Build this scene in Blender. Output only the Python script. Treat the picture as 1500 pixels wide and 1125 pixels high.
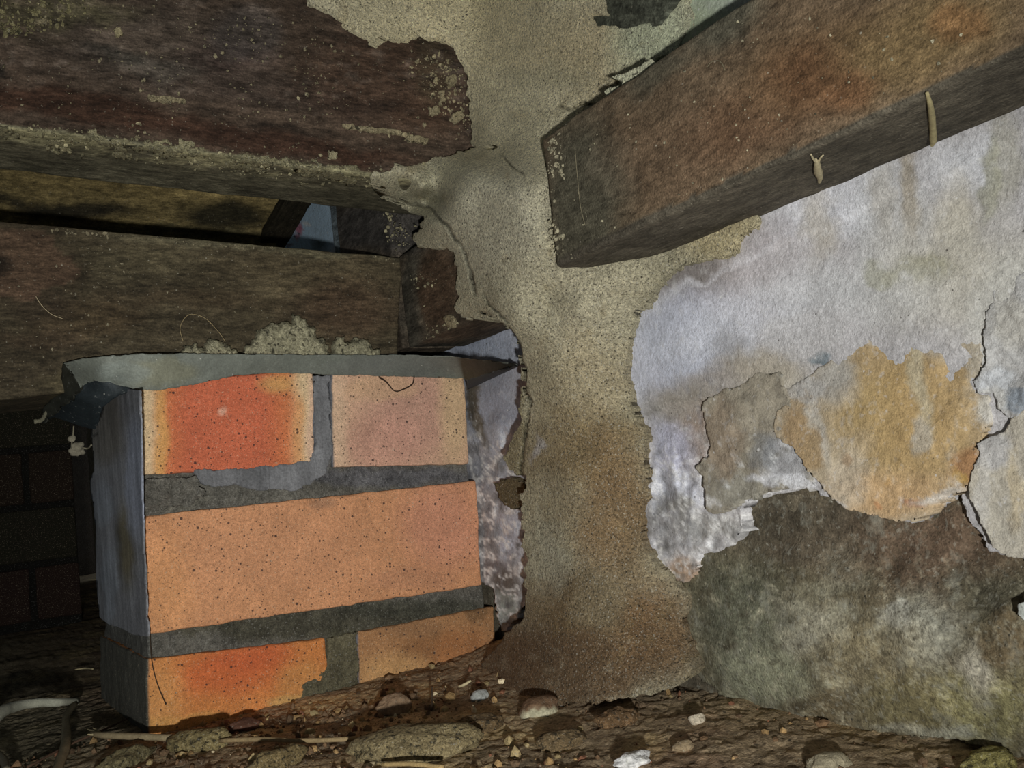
import bpy, math, random
import numpy as np
from mathutils import Matrix, Vector

for o in list(bpy.data.objects):
    bpy.data.objects.remove(o, do_unlink=True)
S = bpy.context.scene
COL = S.collection
H = 0.12            # lens height above the soil

# ------------------------------------------------------------------ camera
F = 1393.0; CX, CY = 750.0, 562.5
def _c(x, y):
    v = np.array([x-CX, -(y-CY), -F]); return v/np.linalg.norm(v)
_A = _c(3000, 450); _B = _c(-100, 805); _B = _B-_A*_A.dot(_B); _B /= np.linalg.norm(_B)
R = np.array([_A, _B, np.cross(_A, _B)])      # world = R @ camera axes
cd = bpy.data.cameras.new('camera'); cam = bpy.data.objects.new('camera', cd); COL.objects.link(cam)
cd.sensor_fit = 'HORIZONTAL'; cd.sensor_width = 36.0; cd.lens = F/1500*36
cd.clip_start = 0.01; cd.clip_end = 50
cam.matrix_world = Matrix.Translation((0, 0, H)) @ Matrix([list(r) for r in R]).to_4x4()
S.camera = cam

# ------------------------------------------------------------------ world, torch, exposure
W = bpy.data.worlds.new('ambient_fill'); S.world = W; W.use_nodes = True
bg = W.node_tree.nodes['Background']
bg.inputs[0].default_value = (0.85, 0.95, 1.0, 1); bg.inputs[1].default_value = 0.17  # even ambient light added as fill, with no source of its own
def camloc(x, y, z):      # a point given right / up / back of the lens
    return R @ np.array([x, y, z]) + np.array([0, 0, H])
ld = bpy.data.lights.new('torch_light', 'SPOT'); lo = bpy.data.objects.new('torch_light', ld); COL.objects.link(lo)
ld.energy = 13.2; ld.shadow_soft_size = 0.006; ld.color = (1.0, 0.985, 0.93)
ld.spot_size = math.radians(84); ld.spot_blend = 1.0
Lp = camloc(0.022, -0.045, 0.11)
lo.location = Lp
_aim = camloc(-0.07, 0.03, -0.65)
lo.rotation_euler = (Vector(_aim)-Vector(Lp)).to_track_quat('-Z', 'Y').to_euler()
S.view_settings.view_transform = 'Standard'; S.view_settings.look = 'None'
S.view_settings.gamma = 1.0; S.view_settings.exposure = 0.0; S.view_settings.use_curve_mapping = False

# ------------------------------------------------------------------ numpy noise
def _hash(ix, iy, iz, seed):
    h = (ix.astype(np.uint32)*np.uint32(374761393) + iy.astype(np.uint32)*np.uint32(668265263)
         + iz.astype(np.uint32)*np.uint32(2147483647) + np.uint32(seed*1274126177 % 4294967291))
    h = (h ^ (h >> np.uint32(13)))*np.uint32(1274126177)
    h = h ^ (h >> np.uint32(16))
    h = (h ^ (h >> np.uint32(15)))*np.uint32(2246822519)
    return (h ^ (h >> np.uint32(13))).astype(np.float64)/4294967295.0
def vnoise(P, seed=0):
    P = np.asarray(P, float)+1000.0
    i = np.floor(P).astype(np.int64); f = P-i; f = f*f*(3-2*f)
    out = 0
    for dx in (0, 1):
        for dy in (0, 1):
            for dz in (0, 1):
                w = (f[:, 0] if dx else 1-f[:, 0])*(f[:, 1] if dy else 1-f[:, 1])*(f[:, 2] if dz else 1-f[:, 2])
                out = out+w*_hash(i[:, 0]+dx, i[:, 1]+dy, i[:, 2]+dz, seed)
    return out
def fbm(P, scale, seed=0, octv=4, gain=.55):
    P = np.asarray(P, float)
    if P.shape[1] == 2: P = np.c_[P, np.zeros(len(P))]
    s = 0; a = 1; t = 0
    for k in range(octv):
        s = s+a*(vnoise(P*scale*(2.03**k)+k*7.3, seed+k*11)-.5)*2; t += a; a *= gain
    return s/t*1.6
def sstep(a, b, x):
    t = np.clip((x-a)/(b-a+1e-12), 0, 1); return t*t*(3-2*t)
def lin(c):
    c = np.array(c, float)/255.0
    return np.where(c <= .04045, c/12.92, ((c+.055)/1.055)**2.4)
ALB = 1.75
def alb(c, k=1.0): return np.clip(lin(c)*ALB*k, 0, .9)

# ------------------------------------------------------------------ surfaces reached from picture points
def rays(px, py):
    px = np.atleast_1d(np.asarray(px, float)); py = np.atleast_1d(np.asarray(py, float))
    v = np.c_[px-CX, -(py-CY), np.full(len(px), -F)]
    v = v/np.linalg.norm(v, axis=1)[:, None]
    return v @ R.T
def at(px, py, ax, val):
    r = rays(px, py); p = r*(np.asarray(val)/r[:, 'xyz'.index(ax)])[:, None]
    return p if len(p) > 1 else p[0]
def proj(P):
    c = P @ R; return np.c_[CX+F*c[:, 0]/(-c[:, 2]), CY-F*c[:, 1]/(-c[:, 2])]
def ctrl(lst):
    """smooth surface through points lying on known planes (exact for flat ones)"""
    q = np.array([(a, b) for a, b, *_ in lst], float)
    cosv = lambda px, py: F/np.sqrt((px-CX)**2+(py-CY)**2+F*F)
    d = np.array([v/rays(a, b)[0]['xyz'.index(ax)] for a, b, ax, v in lst])
    w_ = 1/(d*cosv(q[:, 0], q[:, 1]))
    D = np.sqrt(((q[:, None]-q[None])**2).sum(2)+20**2)/1000
    n = len(q); T = np.c_[np.ones(n), q/1000]
    M_ = np.zeros((n+3, n+3)); M_[:n, :n] = D; M_[n:, :n] = T.T; M_[:n, n:] = T
    c_ = np.linalg.solve(M_, np.r_[w_, 0, 0, 0])
    def fn(px, py):
        P = np.c_[px, py]
        DD = np.sqrt(((P[:, None]-q[None])**2).sum(2)+20**2)/1000
        w = DD @ c_[:n]+np.c_[np.ones(len(P)), P/1000] @ c_[n:]
        return 1/(w*cosv(P[:, 0], P[:, 1]))
    return fn
def sdf(poly, P):
    poly = np.array(poly, float); a = poly; b = np.roll(poly, -1, 0)
    best = np.full(len(P), 1e9); inside = np.zeros(len(P), bool)
    for p, q in zip(a, b):
        e = q-p; t = np.clip(((P-p) @ e)/(e @ e+1e-9), 0, 1)
        best = np.minimum(best, np.hypot(*(P-p-t[:, None]*e).T))
        c = ((p[1] > P[:, 1]) != (q[1] > P[:, 1]))
        xs = p[0]+(P[:, 1]-p[1])*(q[0]-p[0])/(q[1]-p[1]+1e-12)
        inside ^= c & (P[:, 0] < xs)
    return np.where(inside, -best, best)
def pdist(line, P):
    best = np.full(len(P), 1e9)
    for p, q in zip(line[:-1], line[1:]):
        p = np.array(p, float); q = np.array(q, float); e = q-p
        t = np.clip(((P-p) @ e)/(e @ e+1e-9), 0, 1)
        best = np.minimum(best, np.hypot(*(P-p-t[:, None]*e).T))
    return best

# ------------------------------------------------------------------ object making
def mk(name, V, faces, cols, mat, parent=None, smooth=True, label=None, cat=None, group=None, kind=None):
    V = np.asarray(V, float).copy(); V[:, 2] += H
    base = np.array([(V[:, 0].min()+V[:, 0].max())/2, (V[:, 1].min()+V[:, 1].max())/2, V[:, 2].min()])
    V -= base
    me = bpy.data.meshes.new(name)
    fl = [np.asarray(f, np.int32) for f in faces if len(f)]
    me.vertices.add(len(V)); me.vertices.foreach_set('co', V.ravel())
    idx = np.concatenate([f.ravel() for f in fl]); tot = np.concatenate([np.full(len(f), f.shape[1]) for f in fl])
    st = np.r_[0, np.cumsum(tot)[:-1]]
    me.loops.add(len(idx)); me.loops.foreach_set('vertex_index', idx)
    me.polygons.add(len(tot)); me.polygons.foreach_set('loop_start', st.astype(np.int32)); me.polygons.foreach_set('loop_total', tot.astype(np.int32))
    me.polygons.foreach_set('use_smooth', np.full(len(tot), smooth))
    me.update(calc_edges=True); me.validate()
    ca = me.color_attributes.new('Col', 'FLOAT_COLOR', 'POINT')
    cols = np.asarray(cols, float)
    if cols.ndim == 1: cols = np.repeat(cols[None, :3], len(V), 0)
    ca.data.foreach_set('color', np.c_[cols[:, :3], np.ones(len(V))].astype(np.float32).ravel())
    me.materials.append(mat)
    o = bpy.data.objects.new(name, me); COL.objects.link(o)
    if parent is not None:
        o.parent = parent; o.location = base-np.array(gloc(parent))
    else: o.location = base
    GL[o.name] = base
    return tag(o, label, cat, group, kind)
GL = {}
def gloc(o): return GL[o.name]
def tag(o, label=None, cat=None, group=None, kind=None):
    if label: o['label'] = label
    if cat: o['category'] = cat
    if group: o['group'] = group
    if kind: o['kind'] = kind
    return o
def empty(name, loc, label=None, cat=None, group=None, kind=None):
    o = bpy.data.objects.new(name, None); COL.objects.link(o); o.empty_display_size = .02
    loc = np.array(loc, float)+np.array([0, 0, H]); o.location = loc; GL[o.name] = loc
    return tag(o, label, cat, group, kind)

def sheet(name, poly, surf, mat, color, back, step=3.0, edge=(0, 0), relief=0.0, rscale=.03, hole=None, parent=None,
          dome=0.0, dome_w=12.0, seed=1, **kw):
    """a slab with an irregular outline: front surface over a regular grid, its rim carried back along `back`"""
    poly = np.array(poly, float)
    x0, y0 = poly.min(0)-step*2; x1, y1 = poly.max(0)+step*2
    nx = int((x1-x0)/step)+2; ny = int((y1-y0)/step)+2
    gx, gy = np.meshgrid(x0+np.arange(nx)*step, y0+np.arange(ny)*step)
    P = np.c_[gx.ravel(), gy.ravel()]
    def fld(P):
        d = sdf(poly, P)
        if edge[0]: d = d+edge[0]*fbm(P, edge[1], seed+5, 4, .7)
        if hole is not None: d = np.maximum(d, -hole(P))
        return d
    d = fld(P); ins = (d < 0).reshape(ny, nx)
    cell = ins[:-1, :-1] | ins[1:, :-1] | ins[:-1, 1:] | ins[1:, 1:]
    gxn = (fld(P+[1, 0])-d); gyn = (fld(P+[0, 1])-d); gn = np.hypot(gxn, gyn)+1e-6
    out = d > 0
    mv = np.minimum(d, step*1.2)/np.maximum(gn, .6)
    P = P.copy(); P[out, 0] -= (mv*gxn/gn)[out]; P[out, 1] -= (mv*gyn/gn)[out]
    t = surf(P[:, 0], P[:, 1])
    if dome: t = t-dome*np.sqrt(np.clip(-d/dome_w, 0, 1)*(2-np.clip(-d/dome_w, 0, 1)))
    if relief: t = t-relief*fbm(P, rscale, seed+3, 5)
    V = rays(P[:, 0], P[:, 1])*t[:, None]
    ii = np.arange(nx*ny).reshape(ny, nx)
    q = np.stack([ii[:-1, :-1], ii[1:, :-1], ii[1:, 1:], ii[:-1, 1:]], -1)[cell]
    # rim
    e = np.concatenate([q[:, [0, 1]], q[:, [1, 2]], q[:, [2, 3]], q[:, [3, 0]]])
    key = np.minimum(e[:, 0], e[:, 1])*(nx*ny)+np.maximum(e[:, 0], e[:, 1])
    u, inv, cnt = np.unique(key, return_inverse=True, return_counts=True)
    be = e[cnt[inv] == 1]
    used = np.unique(q); mp = -np.ones(nx*ny, int); mp[used] = np.arange(len(used))
    Vu = V[used]; Pu = P[used]; q = mp[q]; be = mp[be]
    bv = np.unique(be); bm_ = -np.ones(len(used), int); bm_[bv] = np.arange(len(bv))+len(used)
    back = np.array(back, float)
    Vb = Vu[bv]+back
    sk = np.stack([be[:, 1], be[:, 0], bm_[be[:, 0]], bm_[be[:, 1]]], -1)
    cols = color(Pu, Vu) if callable(color) else np.repeat(np.array(color)[None], len(Pu), 0)
    VV = np.r_[Vu, Vb]; CC = np.r_[cols, cols[bv]]
    return mk(name, VV, [q, sk], CC, mat, parent, **kw)
def plane(ax, val): return lambda px, py: val/rays(px, py)[:, 'xyz'.index(ax)]

def hexbox(name, Fq, depth, mat, color, step=.003, rnd=.002, rough=.0006, rsc=120, parent=None, seed=1, chip=0, **kw):
    """timber / brick: front quad TL,TR,BR,BL (points), depth vector; gridded, worn edges"""
    TL, TR, BR, BL = [np.array(p, float) for p in Fq]; depth = np.array(depth, float)
    Wd = (np.linalg.norm(TR-TL)+np.linalg.norm(BR-BL))/2; Ht = (np.linalg.norm(TL-BL)+np.linalg.norm(TR-BR))/2; Dp = np.linalg.norm(depth)
    Vs = []; Fs = []; n0 = 0
    dims = np.array([Wd, Dp, Ht])
    for ax in range(3):
        for side in (0, 1):
            a, b = [i for i in range(3) if i != ax]
            na = max(2, int(dims[a]/step)); nb = max(2, int(dims[b]/step))
            def lsp(L, n):
                e = np.array([0, .25, .6, 1.0])*rnd*1.5
                m = np.linspace(rnd*1.5, L-rnd*1.5, n+1)
                return np.r_[e[:-1], m, (L-e[:-1])[::-1]]
            A_, B_ = np.meshgrid(lsp(dims[a], na), lsp(dims[b], nb), indexing='ij')
            P = np.zeros((A_.size, 3)); P[:, a] = A_.ravel(); P[:, b] = B_.ravel(); P[:, ax] = side*dims[ax]
            n1, n2 = A_.shape; ii = np.arange(A_.size).reshape(n1, n2)+n0
            q = np.stack([ii[:-1, :-1], ii[1:, :-1], ii[1:, 1:], ii[:-1, 1:]], -1).reshape(-1, 4)
            if (ax != 1) != (side == 1): q = q[:, ::-1]
            Vs.append(P); Fs.append(q); n0 += len(P)
    L = np.concatenate(Vs)
    r = rnd*(1+.6*fbm(L, 40, seed))[:, None]
    if chip: r = r+chip*np.clip(fbm(L, 60, seed+2)-.25, 0, 1)[:, None]
    inn = np.clip(L, r, dims-r); dv = L-inn; ln = np.linalg.norm(dv, axis=1)[:, None]+1e-9
    L2 = inn+dv/ln*np.minimum(ln, r)
    L2 = L2+rough*np.c_[fbm(L, rsc, seed+20, 3), fbm(L, rsc, seed+40, 3), fbm(L, rsc, seed+60, 3)]
    u = (L2[:, 0]/Wd)[:, None]; v = (L2[:, 2]/Ht)[:, None]; w = (L2[:, 1]/Dp)[:, None]
    V = (BL*(1-u)+BR*u)*(1-v)+(TL*(1-u)+TR*u)*v+depth*w
    cols = color(L, V) if callable(color) else np.array(color)
    return mk(name, V, np.concatenate(Fs)[None][0:1], cols, mat, parent, **kw)

def tube(name, pts, rad, mat, color, parent=None, seed=0, n=8, sub=6, wob=.15, **kw):
    pts = np.array(pts, float); rad = np.atleast_1d(rad).astype(float)
    if len(rad) == 1: rad = np.repeat(rad, len(pts))
    T = np.linspace(0, len(pts)-1, (len(pts)-1)*sub+1); i = np.clip(T.astype(int), 0, len(pts)-2); f = (T-i)[:, None]
    pp = np.vstack([2*pts[0]-pts[1], pts, 2*pts[-1]-pts[-2]])
    p0, p1, p2, p3 = pp[i], pp[i+1], pp[i+2], pp[i+3]
    C = .5*((2*p1)+(-p0+p2)*f+(2*p0-5*p1+4*p2-p3)*f**2+(-p0+3*p1-3*p2+p3)*f**3)
    r = np.interp(T, np.arange(len(pts)), rad)
    tg = np.gradient(C, axis=0); tg /= np.linalg.norm(tg, axis=1)[:, None]+1e-12
    up = np.array([.1, -.9, .45]); a = np.cross(tg, up); a /= np.linalg.norm(a, axis=1)[:, None]+1e-9; b = np.cross(tg, a)
    th = np.arange(n)*2*math.pi/n
    V = C[:, None]+(a[:, None]*np.cos(th)[None, :, None]+b[:, None]*np.sin(th)[None, :, None])*(r[:, None]*(1+wob*(np.random.RandomState(seed).rand(len(C), n)-.5)))[:, :, None]
    m = len(C); ii = np.arange(m*n).reshape(m, n); jj = np.roll(ii, -1, 1)
    q = np.stack([ii[:-1], jj[:-1], jj[1:], ii[1:]], -1).reshape(-1, 4)
    V = np.r_[V.reshape(-1, 3), C[[0]], C[[-1]]]
    t1 = np.stack([np.full(n, m*n), jj[0], ii[0]], -1); t2 = np.stack([np.full(n, m*n+1), ii[-1], jj[-1]], -1)
    return mk(name, V, [q, t1, t2], np.array(color), mat, parent, **kw)

def ico(sub):
    import bmesh
    bm = bmesh.new(); bmesh.ops.create_icosphere(bm, subdivisions=sub, radius=1)
    V = np.array([v.co[:] for v in bm.verts]); Fc = np.array([[v.index for v in f.verts] for f in bm.faces]); bm.free()
    return V, Fc
ICO1, ICO3, ICO4 = ico(1), ico(3), ico(4)
def rock(name, c, size, mat, color, rough=.25, seed=0, parent=None, rot=0, sc=1.6, angular=.0, hi=False, **kw):
    V0, Fc = ICO4 if hi else ICO3
    V = V0*(1+rough*fbm(V0+seed*3.1, sc, seed, 5))[:, None]
    if angular: V = np.round(V/angular)*angular*.5+V*.5
    V = V*np.array(size)
    cr, sr = math.cos(rot), math.sin(rot)
    V = np.c_[V[:, 0]*cr-V[:, 1]*sr, V[:, 0]*sr+V[:, 1]*cr, V[:, 2]]+np.array(c)
    cols = color(V0, V) if callable(color) else np.array(color)
    return mk(name, V, [Fc], cols, mat, parent, **kw)
def crumbs(name, C, r, mat, cols, parent=None, seed=0, squash=None, **kw):
    V0, Fc = ICO1; rs = np.random.RandomState(seed); C = np.asarray(C); n = len(C); r = np.asarray(r)
    j = 1+.35*(rs.rand(n, len(V0), 1)-.5)*2
    ax = (.6+.8*rs.rand(n, 1, 3))
    V = C[:, None]+V0[None]*j*ax*r[:, None, None]
    Fa = (Fc[None]+np.arange(n)[:, None, None]*len(V0)).reshape(-1, 3)
    cc = np.repeat(np.asarray(cols), len(V0), 0)
    return mk(name, V.reshape(-1, 3), [Fa], cc, mat, parent, smooth=False, **kw)

# ------------------------------------------------------------------ materials
def M(name, rough=.9, grain=(), specks=(), bumps=(), stretch=(1, 1, 1), metallic=0, spec=.25, dots=()):
    """colour of each surface from its Col layer, varied by noise grains, specks and bumps"""
    m = bpy.data.materials.new(name); m.use_nodes = True; nt = m.node_tree; N = nt.nodes; Lk = nt.links
    b = N['Principled BSDF']; b.inputs['Roughness'].default_value = rough; b.inputs['Metallic'].default_value = metallic
    b.inputs['Specular IOR Level'].default_value = spec
    tc = N.new('ShaderNodeTexCoord'); mp = N.new('ShaderNodeMapping'); mp.inputs['Scale'].default_value = stretch
    Lk.new(tc.outputs['Object'], mp.inputs['Vector'])
    at_ = N.new('ShaderNodeAttribute'); at_.attribute_name = 'Col'; cur = at_.outputs['Color']
    def noise(scale, det=4, r=.6, vec=None, dist=0):
        n = N.new('ShaderNodeTexNoise'); n.inputs['Scale'].default_value = scale; n.inputs['Detail'].default_value = det
        n.inputs['Roughness'].default_value = r; n.inputs['Distortion'].default_value = dist
        Lk.new((vec or mp.outputs['Vector']), n.inputs['Vector']); return n.outputs['Fac']
    def mr(v, a, b_, c, d):
        n = N.new('ShaderNodeMapRange'); n.inputs['From Min'].default_value = a; n.inputs['From Max'].default_value = b_
        n.inputs['To Min'].default_value = c; n.inputs['To Max'].default_value = d; Lk.new(v, n.inputs['Value']); return n.outputs['Result']
    for g in grain:
        sc, lo_, hi_ = g[:3]; iso = len(g) > 3 and g[3]
        v = mr(noise(sc, 5, .65, tc.outputs['Object'] if iso else None), .3, .7, lo_, hi_)
        mul = N.new('ShaderNodeVectorMath'); mul.operation = 'SCALE'
        Lk.new(cur, mul.inputs[0]); Lk.new(v, mul.inputs['Scale']); cur = mul.outputs[0]
    for sc, a, b_, colr, amt in specks:
        v = mr(noise(sc, 3, .6, tc.outputs['Object']), a, b_, 0, amt)
        mx = N.new('ShaderNodeMix'); mx.data_type = 'RGBA'; mx.inputs[7].default_value = (*colr, 1)
        Lk.new(v, mx.inputs[0]); Lk.new(cur, mx.inputs[6]); cur = mx.outputs[2]
    for sc, rad, prob, colr, amt in dots:
        vo = N.new('ShaderNodeTexVoronoi'); vo.inputs['Scale'].default_value = sc; Lk.new(tc.outputs['Object'], vo.inputs['Vector'])
        sp = N.new('ShaderNodeSeparateColor'); Lk.new(vo.outputs['Color'], sp.inputs[0])
        rr_ = mr(sp.outputs[0], 0, 1, rad*.4, rad*1.3)                     # each dot its own size
        df = N.new('ShaderNodeMath'); df.operation = 'SUBTRACT'; Lk.new(rr_, df.inputs[0]); Lk.new(vo.outputs['Distance'], df.inputs[1])
        on = mr(df.outputs[0], 0, rad*.35, 0, amt)
        ok = N.new('ShaderNodeMath'); ok.operation = 'LESS_THAN'; ok.inputs[1].default_value = prob; Lk.new(sp.outputs[1], ok.inputs[0])
        mu = N.new('ShaderNodeMath'); mu.operation = 'MULTIPLY'; Lk.new(on, mu.inputs[0]); Lk.new(ok.outputs[0], mu.inputs[1])
        mx = N.new('ShaderNodeMix'); mx.data_type = 'RGBA'; mx.inputs[7].default_value = (*colr, 1)
        Lk.new(mu.outputs[0], mx.inputs[0]); Lk.new(cur, mx.inputs[6]); cur = mx.outputs[2]
    Lk.new(cur, b.inputs['Base Color'])
    prev = None
    for sc, dist, iso in bumps:
        bp = N.new('ShaderNodeBump'); bp.inputs['Strength'].default_value = 1; bp.inputs['Distance'].default_value = dist
        Lk.new(noise(sc, 5, .65, tc.outputs['Object'] if iso else None), bp.inputs['Height'])
        if prev: Lk.new(prev, bp.inputs['Normal'])
        prev = bp.outputs['Normal']
    if prev: Lk.new(prev, b.inputs['Normal'])
    return m
DK = (.018, .014, .010)
m_mud = M('termite_mud_grain', .95, [(60, .88, 1.12), (600, .55, 1.45), (1400, .6, 1.4)], [(900, .56, .66, (.03, .025, .018), .75), (1000, .58, .68, (.62, .60, .52), .5)], [(450, .0022, True), (1200, .001, True)],
          dots=[(420, .22, .35, (.035, .03, .022), .85), (700, .3, .3, (.75, .72, .62), .5)])
m_mudlump = M('crumbly_mud', .95, [(90, .8, 1.2), (450, .5, 1.5), (1200, .65, 1.35)], [(380, .54, .64, (.03, .028, .02), .85), (900, .6, .7, (.62, .6, .52), .5)], [(260, .004, True), (900, .0014, True)])
def wood(name, st, rough=.8, bump=.0006):
    return M(name, rough, [(14, .85, 1.15), (60, .68, 1.32), (240, .52, 1.48), (700, .55, 1.45), (900, .6, 1.4, True)], [(500, .66, .74, (.35, .32, .25), .5)], [(130, bump, False), (900, .0005, True)], st, spec=.2,
             dots=[(260, .10, .25, (.42, .40, .32), .7)])
m_woodA = wood('dark_hardwood_across', (.3, 1, 1))
m_woodB = wood('dark_hardwood_along', (1, .3, 1))
m_woodV = M('weathered_beam_timber', .85, [(14, .88, 1.12), (60, .82, 1.18), (340, .5, 1.5), (1000, .55, 1.45, True)], [(500, .66, .74, (.4, .37, .3), .4)], [(300, .0009, False), (800, .0007, True)], (1, .4, 1), spec=.15,
            dots=[(230, .09, .2, (.5, .47, .38), .7)])
m_brick = M('fired_clay', .92, [(40, .93, 1.07), (420, .80, 1.20), (1300, .68, 1.32)], [(900, .62, .70, (.05, .03, .02), .5), (1000, .60, .70, (.80, .66, .48), .4)], [(700, .0007, True), (200, .0004, True)],
            dots=[(210, .17, .34, (.05, .035, .035), .85), (420, .2, .42, (.06, .04, .03), .8), (500, .16, .12, (.7, .58, .42), .6)])
m_mortar = M('grey_mortar', .95, [(50, .75, 1.25), (300, .6, 1.4), (1200, .65, 1.35)], [(800, .6, .68, (.42, .42, .40), .4)], [(160, .002, True), (700, .0015, True)], dots=[(380, .2, .2, (.03, .03, .028), .7)])
m_grime = M('grimy_skim', .8, [(22, .8, 1.2), (100, .65, 1.35), (700, .7, 1.3, True)], [(600, .66, .74, (.45, .47, .5), .4)], [(220, .0006, False), (900, .0006, True)], (1, 1, .22), dots=[(300, .12, .15, (.03, .03, .03), .7)])
m_plaster = M('flaking_lime_coat', .85, [(20, .95, 1.05), (110, .90, 1.10), (500, .80, 1.20), (1500, .78, 1.22)], [(120, .60, .72, (.72, .73, .75), .3), (260, .62, .72, (.78, .79, .82), .3), (300, .62, .74, (.30, .29, .27), .3)], [(110, .0008, True), (420, .0006, True), (1200, .0003, True)],
              dots=[(300, .14, .13, (.05, .045, .04), .75), (260, .2, .08, (.8, .8, .8), .6)])
m_stone = M('damp_footing', .92, [(30, .75, 1.25), (130, .68, 1.32), (600, .6, 1.4), (1400, .75, 1.25)], [(100, .56, .72, (.36, .36, .30), .5), (350, .58, .70, (.42, .42, .36), .4), (500, .6, .7, (.03, .03, .02), .5)], [(160, .0006, True), (700, .0009, True)],
            dots=[(330, .16, .2, (.55, .54, .46), .6), (300, .16, .2, (.03, .03, .025), .7)])
m_soil = M('crawl_space_soil', .97, [(35, .7, 1.3), (200, .55, 1.45), (900, .5, 1.5)], [(400, .6, .68, (.42, .34, .22), .5), (800, .64, .72, (.6, .54, .42), .5), (260, .58, .68, (.04, .03, .02), .6)], [(150, .0016, True), (500, .001, True)],
           dots=[(260, .22, .25, (.5, .44, .32), .7), (300, .25, .3, (.03, .025, .02), .8)])
m_metal = M('dull_galvanised_sheet', .6, [(30, .9, 1.1), (200, .88, 1.12), (900, .8, 1.2)], [(420, .64, .74, (.42, .44, .42), .35)], [(500, .0002, True)], metallic=.25, spec=.35, dots=[(240, .1, .2, (.6, .6, .55), .7)])
m_fibre = M('dry_root_fibre', .9, [(200, .8, 1.2), (1200, .8, 1.2)], [], [(900, .0004, True)])
m_rock = M('loose_rubble', .93, [(60, .75, 1.25), (500, .65, 1.35)], [(700, .62, .7, (.4, .38, .32), .5), (500, .62, .72, (.03, .025, .02), .5)], [(200, .0012, True), (900, .0008, True)])

def blobs(base, lst, P, V, wsc=.02, warp=14, seed=3, k=1.0):
    """stains: (px,py,rx,ry,rgb,amount[,hardness]) laid over a base colour with warped outlines"""
    P = np.asarray(P); Q = P+warp*np.c_[fbm(P, wsc, seed, 5, .65), fbm(P, wsc, seed+50, 5, .65)]
    c = np.repeat(alb(base, k)[None], len(P), 0)
    for b in lst:
        x, y, rx, ry, col, a = b[:6]; hd = b[6] if len(b) > 6 else .5; ang = math.radians(b[7]) if len(b) > 7 else 0
        dx, dy = Q[:, 0]-x, Q[:, 1]-y
        ex = dx*math.cos(ang)+dy*math.sin(ang); ey = -dx*math.sin(ang)+dy*math.cos(ang)
        d = np.sqrt((ex/rx)**2+(ey/ry)**2)
        w = (a*(1-sstep(1-hd*.6, 1+hd*.6, d)))[:, None]
        c = c*(1-w)+alb(col, k)*w
    return c
def vary(c, P, sc, amp, seed=9, octv=5):
    return np.clip(c*(1+amp*fbm(P, sc, seed, octv, .6))[:, None], 0, .92)

# ================================================================== SETTING
XW = .345
# ---- ground
def ground_h(x, y):
    P = np.c_[x, y]
    h = -.121+.004*sstep(.12, .33, x)*sstep(.40, .60, y)*(1-sstep(.75, .9, y))
    h += .0013*fbm(P, 12, 3, 2)+.0007*fbm(P, 60, 7, 2)+.0007*fbm(P, 300, 8, 2)
    h += .014*np.exp(-((x-.345)/.028)**2-((y-.56)/.05)**2)
    h -= .006*sstep(.10, -.15, x)
    return h
gxs = np.unique(np.r_[np.linspace(-1.4, -.06, 80), np.linspace(-.06, .36, 230), np.linspace(.36, .42, 6)])
gys = np.unique(np.r_[np.linspace(-.35, .12, 40), np.linspace(.12, .85, 360), np.linspace(.85, 3.0, 160)])
X, Y = np.meshgrid(gxs, gys); x, y = X.ravel(), Y.ravel(); z = ground_h(x, y)
ii = np.arange(X.size).reshape(X.shape); q = np.stack([ii[:-1, :-1], ii[:-1, 1:], ii[1:, 1:], ii[1:, :-1]], -1).reshape(-1, 4)
gp = np.c_[x, y, z]; pj = np.c_[x, y]
SK = 3.3
gc = np.repeat(alb((70, 61, 48))[None], len(x), 0)
for sc, col, a, sd in ((9, (82, 71, 55), .8, 1), (14, (48, 43, 35), .8, 5), (26, (96, 84, 60), .7, 9), (20, (68, 53, 43), .4, 14)):
    w = (a*sstep(.1, .7, fbm(pj, sc, sd, 5)))[:, None]; gc = gc*(1-w)+alb(col)*w
w = (sstep(.13, .02, x)*.75)[:, None]; gc = gc*(1-w)+alb((66, 62, 49))*w; gc = np.clip(gc*SK, 0, .6)
ground = mk('floor', gp, [q], gc, m_soil, kind='structure', label='damp brown earth floor of the crawl space littered with crumbs')

# ---- wall base behind everything
ys = np.linspace(-.35, 2.6, 120); zs = np.linspace(-.20, .62, 60)
Yg, Zg = np.meshgrid(ys, zs); P3 = np.c_[np.full(Yg.size, XW), Yg.ravel(), Zg.ravel()]
P3[:, 0] += .0015*fbm(P3, 30, 3, 3)
ii = np.arange(Yg.size).reshape(Yg.shape); q = np.stack([ii[:-1, :-1], ii[1:, :-1], ii[1:, 1:], ii[:-1, 1:]], -1).reshape(-1, 4)
wall = mk('wall_right', P3, [q], vary(np.repeat(alb((84, 78, 66))[None], len(P3), 0), P3, 12, .3), m_stone, kind='structure')

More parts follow.
